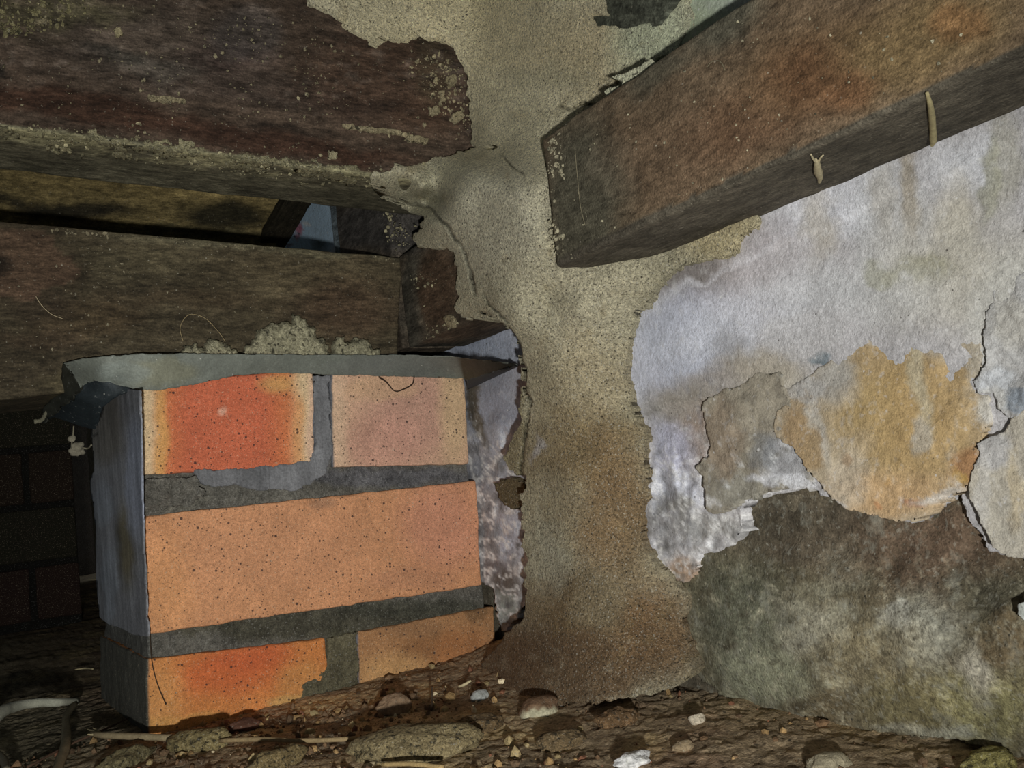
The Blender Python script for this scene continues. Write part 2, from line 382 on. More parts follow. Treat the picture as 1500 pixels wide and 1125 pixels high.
# ---- lime coat on the wall (upper part)
coat_poly = [(380, -160), (2100, -160), (2100, 1120), (1500, 822), (1450, 805), (1422, 760), (1405, 712), (1345, 764), (1282, 752), (1235, 742), (1192, 716),
             (1150, 720), (1108, 727), (1084, 745), (1086, 775), (1072, 800), (1048, 806), (1027, 812), (1016, 838), (1003, 853), (985, 850), (968, 826), (940, 795), (900, 800),
             (800, 850), (778, 868), (768, 890), (752, 915), (738, 925), (727, 905), (722, 862), (704, 852), (640, 850), (560, 800), (380, 700)]
def coat_col(P, V):
    c = blobs((158, 157, 160), [
        (1050, 420, 170, 60, (150, 146, 150), .8, 1.2), (1010, 400, 60, 40, (120, 115, 114), .8, .9), (1120, 340, 60, 26, (138, 134, 138), .7),
        (1000, 510, 90, 80, (152, 157, 172), .9, 1), (1100, 470, 130, 40, (172, 175, 184), .6, 1, -20), (930, 560, 40, 70, (160, 163, 176), .8),
        (1000, 396, 52, 30, (102, 98, 97), .95, .7, -20), (1080, 386, 130, 5, (176, 176, 182), .35, 1, -25), (990, 433, 70, 4, (176, 178, 186), .35, 1, -28), (1230, 300, 90, 50, (176, 178, 186), .8, 1), (1300, 330, 60, 90, (170, 172, 176), .7), (1420, 240, 60, 40, (182, 184, 190), .9, 1, -30), (1470, 230, 25, 70, (150, 148, 138), .7, .8),
        (1330, 280, 14, 60, (140, 130, 112), .7, .9), (1200, 330, 22, 60, (150, 144, 132), .6, .9), (1290, 300, 20, 50, (146, 142, 134), .6, .9), (1405, 330, 30, 60, (168, 163, 150), .8, 1),
        (1400, 400, 110, 80, (168, 165, 156), .9, 1.2), (1350, 395, 40, 20, (128, 126, 104), .7, 1), (1450, 260, 14, 60, (138, 138, 120), .6), (1480, 470, 60, 100, (172, 172, 168), .8),
        (1250, 430, 110, 40, (170, 172, 174), .6, 1.2), (1290, 400, 30, 18, (140, 140, 122), .55), (1203, 521, 15, 9, (96, 108, 116), .95, .5),
        (1075, 520, 26, 30, (118, 118, 120), .5, .8), (1060, 560, 90, 26, (120, 112, 100), .7, .9, -12), (1010, 600, 70, 30, (122, 116, 106), .75, .8), (1040, 640, 50, 45, (128, 110, 98), .6, .9),
        (980, 660, 34, 40, (150, 152, 170), .8, .8), (985, 720, 45, 30, (160, 163, 174), .8, .8), (975, 770, 42, 40, (132, 132, 136), .7, .9), (1040, 775, 50, 24, (128, 128, 124), .6, .9),
        (1050, 793, 26, 10, (180, 180, 184), .7), (1000, 835, 26, 20, (138, 118, 100), .95, .7), (990, 740, 18, 14, (108, 106, 98), .7), (960, 745, 14, 20, (104, 104, 104), .5),
        (1150, 600, 60, 60, (140, 136, 126), .8, 1), (1130, 540, 50, 26, (140, 134, 122), .7, 1), (1180, 490, 60, 30, (162, 162, 164), .6),
        (700, 500, 90, 40, (132, 140, 156), .9, 1.5), (720, 600, 60, 70, (118, 124, 138), .9, 1.2), (700, 600, 10, 60, (70, 62, 46), .9, .6), (735, 640, 26, 20, (150, 156, 168), .8, .8),
        (720, 700, 50, 30, (120, 122, 130), .8), (745, 780, 26, 44, (150, 156, 170), .8, 1), (715, 770, 18, 50, (90, 92, 94), .6), (720, 835, 34, 20, (96, 92, 94), .9, .8), (742, 860, 24, 22, (84, 78, 72), .9, .8), (742, 892, 18, 22, (128, 134, 130), .9, .6),
        (440, 330, 60, 60, (150, 172, 205), .98, .4), (443, 342, 4, 12, (150, 60, 80), .8, .8), (437, 349, 3, 3, (20, 20, 24), .9, .3), (425, 360, 12, 3, (90, 70, 84), .8), (452, 330, 4, 6, (210, 225, 235), .8),
        (1010, 60, 110, 90, (138, 150, 130), .98, 1.2), (900, 120, 80, 50, (132, 136, 112), .9, 1), (800, 60, 200, 120, (120, 116, 90), .8, 1)],
        P, V, .02, 16, 3, 1.0)
    f = fbm(P, .05, 21, 5); w = sstep(.35, .9, f)*.5*sstep(560, 640, P[:, 1]); c = c*(1-w[:, None])+alb((186, 188, 194))*w[:, None]
    f = fbm(P, .06, 22, 5); w = sstep(.3, .9, f)*.6*sstep(540, 620, P[:, 1]); c = c*(1-w[:, None])+alb((96, 94, 90))*w[:, None]
    lum = sstep(625, 690, P[:, 1])*sstep(1160, 1080, P[:, 0])+sstep(790, 770, P[:, 0])*sstep(600, 660, P[:, 1])
    rg = np.abs(fbm(P*[1.2, .7], .05, 47, 5, .65)); w = sstep(.16, .02, rg)*.55*lum; c = c*(1-w[:, None])+alb((200, 204, 212))*w[:, None]  # lump shading painted in as pale ridges and dark hollows
    w = sstep(.35, .7, rg)*.5*lum; c = c*(1-w[:, None])+alb((96, 96, 98))*w[:, None]
    sp = fbm(P*[1.3, .6], .09, 31, 4); w = sstep(.4, .9, sp)*sstep(1150, 1050, P[:, 0])*sstep(430, 480, P[:, 1])*.4; c = c*(1-w[:, None])+alb((104, 106, 114))*w[:, None]
    c = c*(1-.22*sstep(1050, 1350, P[:, 0]))[:, None]  # right side darkened in colour to offset the stronger torch light there
    return vary(c, P, .012, .10)
csurf = ctrl([(380, -160, 'x', .341), (1720, -160, 'x', .339), (1720, 930, 'x', .334), (1400, 720, 'x', .334), (1200, 700, 'x', .336), (1000, 700, 'x', .338), (1000, 840, 'x', .339), (940, 780, 'x', .340),
              (740, 900, 'x', .333), (740, 800, 'x', .335), (740, 500, 'x', .341), (500, 300, 'x', .341), (1200, 400, 'x', .338), (1000, 500, 'x', .338), (1500, 300, 'x', .338), (1100, 620, 'x', .339), (640, 800, 'x', .341), (380, 700, 'x', .341)])
def csurf2(px, py):
    P = np.c_[px, py]; t = csurf(px, py)
    rough = .25+.75*sstep(560, 660, py+40*fbm(P, .01, 4))*sstep(1500, 900, px)
    t = t-.0035*rough*fbm(P, .022, 41, 5, .6)
    lum = sstep(625, 690, py)*sstep(1160, 1080, px)*sstep(900, 950, px)+sstep(790, 770, px)*sstep(520, 620, py)*.7
    t = t-.0032*lum*(1-2*np.abs(fbm(P*[1, .7], .035, 43, 4, .6)))
    t = t+.0010*sstep(-6, 6, (px-1000)*.42+(py-420)+14*fbm(P, .01, 5, 3))*(1-sstep(0, 160, (px-1000)*.42+(py-420)))   # ledge running under the beam
    t = t+.003*sstep(-5, 4, (py-606)+.25*(px-950))*(1-sstep(0, 60, (py-606)+.25*(px-950)))*sstep(1120, 1060, px)
    return t
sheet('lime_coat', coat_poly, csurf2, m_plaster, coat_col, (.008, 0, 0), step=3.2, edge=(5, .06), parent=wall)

# ---- lower rounded footing
foot_poly = [(985, 800), (1000, 860), (1006, 905), (1007, 950), (1018, 985), (1045, 1008), (1072, 1035), (1100, 1052), (1180, 1066), (1260, 1072), (1340, 1076), (1420, 1086), (1470, 1112), (1500, 1135), (2100, 1390), (2100, 640), (1170, 640), (1060, 700)]
def foot_col(P, V):
    c = blobs((88, 82, 66), [
        (1180, 760, 140, 60, (72, 66, 56), .95, 1.2), (1380, 800, 120, 70, (84, 70, 58), .95, 1.2), (1080, 880, 70, 60, (78, 80, 68), .9, 1), (1090, 960, 60, 60, (96, 98, 84), .85, 1),
        (1130, 1000, 60, 40, (118, 120, 102), .8, .9), (1190, 930, 50, 30, (142, 140, 126), .8, .9, -20), (1160, 890, 30, 12, (124, 122, 108), .7, .9), (1220, 860, 50, 16, (122, 120, 104), .6, .9, -10),
        (1350, 920, 50, 50, (132, 132, 122), .8, 1.1), (1310, 900, 20, 16, (146, 146, 138), .8), (1200, 1040, 60, 30, (74, 66, 50), .8), (1270, 960, 80, 50, (118, 110, 88), .7, 1.1),
        (1350, 1030, 70, 40, (114, 107, 78), .8, 1.1), (1450, 1040, 70, 50, (120, 116, 84), .9, 1), (1430, 980, 24, 40, (150, 146, 134), .85, .9), (1460, 870, 60, 40, (72, 70, 58), .9, 1),
        (1480, 930, 40, 40, (96, 84, 64), .8), (1380, 1075, 60, 9, (140, 140, 126), .8, 1), (1320, 1066, 30, 8, (140, 138, 124), .7, 1), (1110, 1055, 50, 12, (120, 116, 100), .8), (1200, 800, 60, 30, (84, 76, 64), .8), (1230, 830, 30, 30, (110, 104, 90), .4)],
        P, V, .025, 18, 5)
    f = fbm(P, .04, 61, 5, .7); w = sstep(.25, .9, f)*.6*sstep(800, 900, P[:, 1]); c = c*(1-w[:, None])+alb((134, 132, 114))*w[:, None]
    f = fbm(P, .03, 71, 5, .7); w = sstep(.25, .9, f)*.6; c = c*(1-w[:, None])+alb((62, 56, 44))*w[:, None]
    f = fbm(P, .09, 73, 5, .75); w = sstep(.2, .7, f)*.5*sstep(780, 880, P[:, 1]); c = c*(1-w[:, None])+alb((146, 142, 124))*w[:, None]
    w = sstep(-.2, -.7, f)*.55; c = c*(1-w[:, None])+alb((60, 54, 42))*w[:, None]
    return vary(c, P, .03, .2)
fs = ctrl([(985, 800, 'x', .343), (1170, 640, 'x', .344), (1720, 640, 'x', .342), (1720, 1200, 'x', .330), (1500, 1120, 'x', .336), (1250, 1065, 'x', .338), (1080, 1035, 'x', .342), (1010, 950, 'x', .341), (1005, 880, 'x', .342),
           (1150, 900, 'x', .332), (1350, 930, 'x', .328), (1500, 930, 'x', .328), (1300, 780, 'x', .342), (1150, 780, 'x', .3425), (1450, 820, 'x', .341), (1070, 970, 'x', .334), (1200, 1010, 'x', .330)])
sheet('footing_stone', foot_poly, fs, m_stone, foot_col, (.02, 0, -.004), step=3.2, edge=(6, .05), relief=.0022, rscale=.03, parent=wall, label='mottled grey and brown rounded footing stone')

# ---- loose render fragment, ochre stone, pale slab
frag_poly = [(1140, 548), (1150, 575), (1160, 600), (1150, 640), (1160, 655), (1185, 690), (1193, 712), (1160, 715), (1130, 720), (1095, 728), (1070, 742), (1045, 755), (1036, 748), (1034, 730), (1028, 700), (1020, 685), (1028, 672), (1042, 670), (1040, 650), (1034, 620), (1030, 590), (1060, 572), (1090, 560), (1110, 548)]
def frag_col(P, V):
    c = blobs((122, 117, 106), [(1060, 640, 30, 60, (120, 108, 94), .8), (1150, 670, 40, 40, (132, 134, 140), .8), (1080, 720, 40, 24, (118, 116, 108), .8), (1150, 708, 50, 9, (176, 178, 184), .8), (1045, 742, 16, 8, (170, 170, 170), .8), (1110, 600, 40, 40, (128, 122, 110), .7), (1150, 560, 12, 12, (96, 104, 110), .9), (1120, 660, 20, 30, (96, 98, 100), .6)], P, V, .03, 14, 8)
    f = fbm(P, .06, 81, 5, .7); w = sstep(.2, .8, f)*.6*sstep(600, 680, P[:, 1]); c = c*(1-w[:, None])+alb((176, 178, 180))*w[:, None]
    f = fbm(P, .05, 83, 5, .7); w = sstep(.2, .8, f)*.5; c = c*(1-w[:, None])+alb((92, 88, 80))*w[:, None]
    return c
sheet('render_fragment', frag_poly, ctrl([(1030, 700, 'x', .332), (1140, 550, 'x', .3375), (1190, 700, 'x', .334), (1040, 590, 'x', .3365), (1100, 650, 'x', .334)]), m_plaster, frag_col, (.006, 0, 0), step=3, edge=(4, .08), relief=.0022, rscale=.035, parent=wall, label='grey rough loose render fragment')
och_poly = [(1262, 492), (1300, 486), (1345, 480), (1400, 478), (1436, 500), (1440, 530), (1432, 560), (1428, 575), (1448, 582), (1450, 605), (1446, 625), (1430, 655), (1436, 672), (1430, 700), (1415, 715), (1398, 722), (1380, 726), (1368, 735), (1358, 752), (1338, 764), (1300, 760), (1268, 754), (1240, 744), (1215, 725), (1200, 705), (1180, 680), (1160, 655), (1138, 640), (1132, 622), (1140, 600), (1160, 590), (1150, 570), (1168, 560), (1200, 540), (1230, 510)]
def och_col(P, V):
    c = blobs((160, 148, 128), [(1290, 600, 65, 105, (155, 134, 94), .9, 1), (1370, 560, 70, 70, (160, 136, 96), .8, 1), (1285, 510, 36, 40, (156, 136, 104), .8, 1), (1360, 650, 80, 70, (164, 140, 100), .9, 1), (1300, 725, 80, 34, (176, 148, 112), .9, .9), (1240, 700, 26, 60, (176, 166, 150), .7, .9, 20),
        (1165, 625, 18, 34, (152, 130, 100), .9, .8), (1190, 600, 12, 80, (172, 168, 160), .8, .8, -12), (1185, 660, 14, 30, (150, 128, 96), .8), (1345, 540, 12, 90, (166, 160, 140), .7, .9, -8), (1348, 640, 14, 30, (166, 160, 148), .8),
        (1418, 690, 20, 30, (152, 114, 80), .85, .8, 35), (1405, 705, 12, 12, (170, 140, 84), .9), (1345, 735, 16, 8, (150, 106, 82), .7), (1283, 736, 8, 5, (150, 104, 70), .6), (1298, 703, 6, 5, (170, 135, 84), .6), (1240, 675, 8, 10, (140, 112, 84), .5), (1380, 727, 40, 7, (186, 180, 172), .9, .8, -14), (1440, 600, 14, 26, (184, 182, 176), .9, .8),
        (1225, 555, 34, 36, (160, 159, 156), .85, 1), (1300, 488, 60, 16, (160, 158, 154), .9, 1), (1400, 495, 50, 26, (160, 156, 148), .9, 1), (1180, 570, 30, 20, (160, 159, 158), .8), (1436, 540, 16, 50, (164, 160, 150), .7, 1), (1410, 500, 30, 20, (156, 146, 128), .7), (1222, 740, 30, 8, (184, 182, 180), .8, .6, 30)], P, V, .03, 13, 12)
    f = fbm(P*[1.7, .6], .05, 91, 5, .7); w = sstep(.35, .9, f)*.45; c = c*(1-w[:, None])+alb((178, 170, 156))*w[:, None]
    f = fbm(P, .07, 95, 5, .7); w = sstep(.4, .9, f)*.4; c = c*(1-w[:, None])+alb((120, 98, 62))*w[:, None]
    return c*.76
sheet('ochre_stone', och_poly, ctrl([(1262, 492, 'x', .3375), (1436, 510, 'x', .337), (1150, 570, 'x', .3375), (1440, 600, 'x', .333), (1300, 760, 'x', .328), (1140, 630, 'x', .334), (1200, 705, 'x', .329), (1400, 715, 'x', .328), (1300, 620, 'x', .3325)]), m_plaster, och_col, (.010, 0, 0), step=3, edge=(4, .07), relief=.0014, rscale=.03, parent=wall, label='exposed ochre and cream stone face')
slab_poly = [(1720, 920), (1560, 850), (1500, 820), (1475, 815), (1455, 800), (1440, 775), (1428, 745), (1418, 715), (1424, 690), (1436, 665), (1430, 650), (1450, 640), (1470, 632), (1482, 612), (1500, 600), (1560, 580), (1720, 560)]
slab_up = [(1720, 380), (1500, 400), (1462, 420), (1446, 455), (1440, 500), (1444, 530), (1430, 560), (1432, 574), (1455, 578), (1462, 600), (1480, 612), (1520, 596), (1720, 560)]
sheet('pale_slab', slab_poly, ctrl([(1424, 700, 'x', .327), (1500, 820, 'x', .325), (1500, 600, 'x', .331), (1720, 930, 'x', .322), (1720, 560, 'x', .33)]), m_plaster,
      lambda P, V: .78*blobs((162, 157, 146), [(1450, 660, 30, 30, (158, 158, 160), .8), (1470, 780, 30, 40, (160, 156, 146), .7), (1490, 720, 12, 60, (170, 158, 134), .7), (1440, 720, 12, 60, (170, 168, 164), .7)], P, V, .03, 12, 14), (.012, 0, 0), step=3, edge=(3, .06), relief=.001, rscale=.03, parent=wall, label='pale cream slab of render')
sheet('render_fragment', slab_up, ctrl([(1446, 455, 'x', .3355), (1430, 565, 'x', .332), (1480, 612, 'x', .331), (1720, 560, 'x', .33), (1720, 380, 'x', .335)]), m_plaster,
      lambda P, V: .8*blobs((160, 160, 160), [(1460, 560, 26, 20, (168, 172, 178), .8), (1490, 590, 26, 14, (112, 122, 134), .8), (1480, 470, 30, 40, (168, 166, 160), .8), (1455, 590, 16, 20, (180, 180, 178), .8)], P, V, .03, 12, 15), (.006, 0, 0), step=3, edge=(4, .07), relief=.002, rscale=.03, parent=wall, label='white flaking lime fragment')
sheet('lime_flake', [(1490, 886), (1500, 880), (1560, 870), (1560, 930), (1504, 912), (1492, 902)], plane('x', .322), m_plaster, alb((150, 154, 150)), (.006, 0, 0), step=3, edge=(2, .1), parent=wall, label='small white lime flake')
# small mud marks on the wall strip beside the pier
sheet('mud_patch', [(722, 708), (745, 702), (768, 706), (768, 742), (750, 744), (738, 738), (728, 722)], plane('x', .331), m_mud, alb((92, 82, 60)), (.006, 0, 0), step=2.5, edge=(3, .1), relief=.001, parent=wall)

# ================================================================== TIMBERS
def uv_px(V): return proj(V)
# -- wall plate on the right, running toward the camera
rb_T = lambda y: .1835-.012*(y-.2)
XF = .288
def rb_col(L, V):
    P = uv_px(np.c_[np.full(len(V), XF), V[:, 1], V[:, 2]]); P = np.clip(P, -500, 2500)
    c = blobs((88, 75, 60), [(850, 300, 60, 140, (66, 64, 54), .95, .8), (900, 250, 40, 50, (84, 78, 66), .5), (1000, 230, 90, 60, (88, 73, 58), .8, 1), (1100, 180, 90, 50, (86, 66, 50), .8, 1, -25), (1200, 90, 120, 60, (88, 71, 52), .9, 1, -25), (1350, 60, 130, 60, (104, 88, 62), .9, 1, -25),
        (1245, 140, 46, 26, (92, 67, 47), .8, 1, -20), (1180, 110, 60, 50, (84, 60, 42), .7, 1), (1400, 40, 40, 30, (112, 82, 54), .6), (1060, 30, 60, 30, (74, 74, 64), .8, 1, -35), (960, 110, 60, 18, (70, 68, 58), .8, 1, -35), (1100, 280, 90, 18, (98, 84, 66), .6, 1, -27), (960, 330, 80, 20, (80, 74, 60), .7, 1, -27)], P, V, .02, 14, 23)
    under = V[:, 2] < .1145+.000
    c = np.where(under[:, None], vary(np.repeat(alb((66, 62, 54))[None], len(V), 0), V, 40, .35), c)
    return vary(c, np.c_[V[:, 1], V[:, 2]], 60, .16)
def worldquad(x, y0, y1, zb0, zb1, zt0, zt1):       # TL,TR,BR,BL seen from -x side: left = far y
    return [(x, y0, zt0), (x, y1, zt1), (x, y1, zb1), (x, y0, zb0)]
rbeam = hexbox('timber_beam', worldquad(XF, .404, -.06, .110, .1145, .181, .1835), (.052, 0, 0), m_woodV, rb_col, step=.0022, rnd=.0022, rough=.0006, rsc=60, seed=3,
       label='brown rough-sawn timber beam running up right along the whitewashed wall', cat='beam')
# -- top left joist
TLq = [at(-140, -230, 'y', .548), None, None, None]
Yj = .55
a0 = at(-600, 106, 'y', Yj); a1 = np.array([.336, Yj, 0]); zz = at(540, 257, 'y', Yj)
sl = (zz[2]-a0[2])/(zz[0]-a0[0]); a1[2] = zz[2]+sl*(a1[0]-zz[0])
def tj_col(L, V):
    P = np.clip(uv_px(np.c_[V[:, 0], np.full(len(V), Yj), V[:, 2]]), -500, 2500)
    c = blobs((60, 50, 42), [(200, 60, 160, 60, (66, 58, 51), .8, 1, 6), (380, 130, 160, 26, (62, 53, 47), .8, 1, 7), (120, 158, 200, 22, (50, 35, 27), .95, .5, 8), (400, 210, 200, 18, (46, 32, 25), .95, .6, 8), (180, 82, 60, 10, (38, 36, 32), .9, .8, 8), (60, 60, 50, 10, (44, 38, 30), .7, 1, 8),
        (230, 100, 60, 14, (80, 75, 68), .6, 1, 6), (330, 85, 70, 24, (58, 48, 44), .8, 1), (560, 110, 110, 60, (63, 49, 40), .9, 1), (620, 170, 60, 30, (58, 44, 35), .8, 1), (500, 150, 100, 10, (46, 36, 30), .8, 1, 8), (420, 190, 70, 5, (30, 24, 20), .8, .8, 8), (360, 50, 50, 40, (60, 56, 54), .6), (640, 90, 30, 60, (52, 44, 34), .8), (90, 20, 100, 20, (82, 78, 58), .7, 1), (0, 110, 16, 10, (26, 24, 20), .9)], P, V, .025, 12, 33)
    und = (V[:, 2] < (a0[2]+sl*(V[:, 0]-a0[0]))+.0022)
    c = np.where(und[:, None], vary(np.repeat(alb((76, 73, 60))[None], len(V), 0), V, 30, .3), c)
    up = sstep(4, -14, P[:, 1]-(116+P[:, 0]*.135))
    f = fbm(P*[.5, 1.3], .09, 35, 5, .75); w = (sstep(.15, .8, f)*.45*up)[:, None]; c = c*(1-w)+alb((98, 88, 80))*w
    f = fbm(P*[.4, 1.6], .06, 37, 5, .75); w = (sstep(.2, .8, f)*.7*up)[:, None]; c = c*(1-w)+alb((30, 26, 22))*w
    Pt = proj(V); dl = Pt[:, 1]-(185+.1296*Pt[:, 0]); ok = (V[:, 1] < Yj+.066)
    f = fbm(Pt*[.35, 1.6], .08, 39, 5, .8)+.35*fbm(Pt, .02, 38, 3)
    w = sstep(-6, 3, dl+5*f)*sstep(34, 10, dl)*sstep(-.25, .3, f+.35-dl*.018)*ok*.9
    c = c*(1-w[:, None])+alb((124, 120, 94))*w[:, None]
    return vary(c, P*[.3, 1.2], .06, .22)
def ofs(p, z): return (p[0], p[1], p[2]+z)
joist = hexbox('floor_joist', [ofs(a0, .26), ofs(a1, .26), a1, a0], (0, .062, -.002), m_woodA, tj_col, step=.0024, rnd=.002, rough=.0007, rsc=40, seed=7,
       label='dark reddish timber joist crossing the upper left, dusted with mud crumbs', cat='joist')
# -- bearer on the pier
Yb = .606
bq = [at(-600, 269, 'y', Yb), at(589, 377, 'y', Yb), at(583, 521, 'y', Yb), at(-600, 651.6, 'y', Yb)]
def be_col(L, V):
    P = np.clip(uv_px(np.c_[V[:, 0], np.full(len(V), Yb), V[:, 2]]), -500, 2500)
    c = blobs((56, 50, 38), [(40, 530, 90, 40, (48, 42, 32), .7, 1), (200, 380, 90, 26, (72, 66, 50), .7, 1), (450, 400, 120, 30, (74, 66, 50), .7, 1), (500, 450, 70, 40, (66, 52, 40), .7, 1), (260, 440, 150, 14, (54, 46, 34), .8, 1), (120, 470, 90, 26, (60, 50, 36), .7), (60, 500, 60, 16, (60, 50, 38), .7), (110, 560, 60, 20, (66, 60, 44), .7), (60, 450, 50, 26, (40, 34, 26), .8, 1), (380, 360, 200, 8, (80, 76, 60), .7, 1, 5)], P, V, .025, 13, 43)  # left end also darkened in colour for the torch's fall-off
    kn = sdf([(-80, 332), (60, 338), (78, 350), (84, 368), (104, 382), (117, 396), (113, 408), (90, 416), (58, 424), (50, 440), (-80, 436)], P+4*np.c_[fbm(P, .04, 3), fbm(P, .04, 6)])
    w = sstep(1, -2, kn)[:, None]*.8; c = c*(1-w)+alb((68, 53, 42))*w
    w = (sstep(0, 3, kn)*sstep(26, 3, kn))[:, None]*.6; c = c*(1-w)+alb((42, 35, 26))*w
    w = (1-sstep(.5, 1.1, np.hypot((P[:, 0]+2)/26, (P[:, 1]-388)/18)))[:, None]*.85; c = c*(1-w)+alb((22, 18, 14))*w
    return vary(c, P*[.25, 1.2], .07, .22)
bearer = hexbox('bearer', bq, (0, .075, 0), m_woodA, be_col, step=.0024, rnd=.0018, rough=.0006, rsc=50, seed=11,
       label='brown timber bearer resting on the metal cap of the brick pier', cat='beam')
# -- plate stub behind, against the wall
Xp = .2935
pz = lambda px, py: at(px, py, 'x', Xp)
def pl_col(L, V):
    P = np.clip(uv_px(np.c_[np.full(len(V), Xp), V[:, 1], V[:, 2]]), -500, 2500)
    c = blobs((62, 55, 46), [(600, 450, 16, 90, (54, 52, 46), .8), (640, 420, 30, 60, (68, 54, 42), .8), (612, 440, 4, 60, (82, 78, 68), .5, 1, -12), (560, 330, 80, 40, (52, 50, 48), .9)], P, V, .03, 8, 53)
    return vary(c, P, .05, .3)
hexbox('wall_plate', [(Xp, .605, .17), (Xp, .478, .17), (Xp, .478, .103), (Xp, .605, .103)], (.046, 0, 0), m_woodB, pl_col, step=.003, rnd=.002, rough=.0006, rsc=50, seed=13,
       label='dark timber plate stub against the wall at the end of the bearer, partly under mud', cat='beam')
hexbox('blocking_timber', [(Xp+.001, .715, .30), (Xp+.001, .616, .30), (Xp+.001, .616, .105), (Xp+.001, .715, .105)], (.044, 0, 0), m_woodB, pl_col, step=.003, rnd=.0015, rough=.0006, rsc=50, seed=15,
       label='dark upright timber block seen in the gap below the joist', cat='timber block')
hexbox('timber_packer', [(Xp+.004, .735, .30), (Xp+.004, .7165, .30), (Xp+.004, .7165, .105), (Xp+.004, .735, .105)], (.040, 0, 0), m_woodB, vary(np.repeat(alb((84, 92, 96))[None], 1, 0), np.zeros((1, 3)), 1, 0)[0], step=.003, rnd=.002, rough=.001, rsc=60, seed=16,
       label='narrow blue-grey packer strip beside the lit gap above the bearer', cat='packer')
# -- far joist and the brace beside it, through the gap
Yf = .86
fq = [at(-700, 134, 'y', Yf), at(440, 262, 'y', Yf), at(400, 372, 'y', Yf), at(-700, 354, 'y', Yf)]
def fj_col(L, V):
    P = np.clip(uv_px(np.c_[V[:, 0], np.full(len(V), Yf), V[:, 2]]), -500, 2500)
    c = blobs((84, 74, 48), [(110, 308, 90, 13, (22, 20, 14), .95, .7, 3), (0, 295, 60, 10, (22, 20, 14), .9, .8), (330, 315, 60, 20, (26, 24, 16), .95, .7), (180, 270, 220, 18, (96, 84, 54), .7, 1, 5), (200, 340, 200, 8, (52, 50, 36), .8)], P, V, .02, 10, 63, 1.2)
    return vary(c, P*[.2, 1.2], .07, .3)
hexbox('floor_joist', fq, (0, .05, 0), m_woodA, fj_col, step=.004, rnd=.002, rough=.0005, rsc=50, seed=17,
       label='olive brown far joist with black stains seen through the gap above the bearer', cat='joist')
p1, p2 = at(472, 272, 'y', .74), at(408, 380, 'y', .90)
p3, p4 = at(432, 272, 'y', .74), at(366, 380, 'y', .90)
hexbox('timber_brace', [p3, p1, p2, p4], (0.004, .02, .012), m_woodB, alb((40, 36, 27)), step=.004, rnd=.002, rough=.0005, seed=18,
       label='near-black slanting brace at the right end of the far joist', cat='brace')
sheet('timber_board', [(884, -40), (890, 22), (850, 26), (866, 46), (920, 52), (965, 36), (1000, -20), (1000, -40)], plane('x', .3345), m_woodA,
      lambda P, V: vary(np.repeat(alb((58, 60, 52))[None], len(P), 0), P*[.4, 1.5], .08, .5), (.004, 0, 0), step=3, relief=.001, rscale=.05,
      label='grey weathered timber showing through a hole in the mud at the top edge', cat='board')
# ---- underside of the floor, and the far side of the crawl space
ceil = hexbox('ceiling', [(-1.6, -.6, .56), (.40, -.6, .56), (.40, -.6, .53), (-1.6, -.6, .53)], (0, 3.6, 0), m_woodB, alb((48, 42, 34)), step=.05, rnd=.002, kind='structure')
bw = hexbox('wall_back', [(-1.6, 3.0, .56), (.40, 3.0, .56), (.40, 3.0, -.16), (-1.6, 3.0, -.16)], (0, .08, 0), m_mortar, alb((50, 44, 38)), step=.05, rnd=.002, kind='structure')

# ================================================================== BRICK PIER
Yp = .6037
pier = empty('brick_pier', (.22, .69, -.125), 'orange brick pier under the metal cap, left of the mud column', 'pier')
def grime(c, L, V, g=(84, 85, 88)):
    P = np.c_[V[:, 1], V[:, 2]]
    w = (1-sstep(.0004, .0022, L[:, 0]))[:, None]
    return c*(1-w)+vary(np.repeat(alb(g)[None], len(V), 0), P*[1, .3], 120, .3)*w
def bcol(base, lst, seed, warp=8, g=(78, 80, 85)):
    def fn(L, V):
        P = np.clip(uv_px(np.c_[V[:, 0], np.full(len(V), Yp), V[:, 2]]), -500, 2500)
        return grime(vary(blobs(base, lst, P, V, .02, warp, seed), P, .03, .10), L, V, g)
    return fn
def brick(c4, col, seed, dep=.18, **kw):
    return hexbox('brick', [at(*p, 'y', Yp) for p in c4], (0, dep, 0), m_brick, col, step=.002, rnd=.0014, rough=.0006, rsc=110, chip=.0022, seed=seed, parent=pier, **kw)
O = (172, 104, 62); RD = (165, 88, 64); CR = (178, 156, 124)
brick([(200, 560), (459, 540), (461, 684), (204, 695)], bcol(CR, [(332, 620, 100, 420, O, .95, .25), (330, 640, 84, 260, RD, .95, .7), (405, 562, 26, 14, (176, 140, 88), .7, 1), (236, 640, 9, 120, (176, 134, 80), .8, 1), (437, 640, 8, 90, (178, 124, 76), .6, 1), (325, 603, 6, 6, (190, 150, 130), .8), (460, 560, 26, 30, CR, .9, 1), (462, 640, 14, 100, (180, 150, 128), .9)], 1, 5), 21, label='red-hearted brick with cream ends')
brick([(484, 542), (680, 548), (688, 680), (487, 684)], bcol((170, 138, 116), [(600, 600, 60, 60, (158, 122, 108), .8, 1), (560, 650, 60, 40, (160, 120, 106), .7, 1), (665, 600, 22, 80, (168, 144, 112), .8, 1), (496, 620, 14, 90, (178, 152, 128), .8, 1), (560, 570, 50, 20, (172, 142, 112), .6)], 2), 22, label='pinkish buff brick')
brick([(205, 757), (698, 704), (706, 858), (214, 930)], bcol((168, 121, 88), [(650, 770, 60, 60, (168, 118, 96), .8, 1), (240, 860, 40, 80, (178, 128, 86), .6, 1), (420, 800, 150, 60, (166, 120, 90), .6, 1), (470, 735, 20, 8, (130, 100, 80), .6), (600, 850, 60, 16, (150, 108, 84), .5)], 3), 23, label='long buff orange brick')
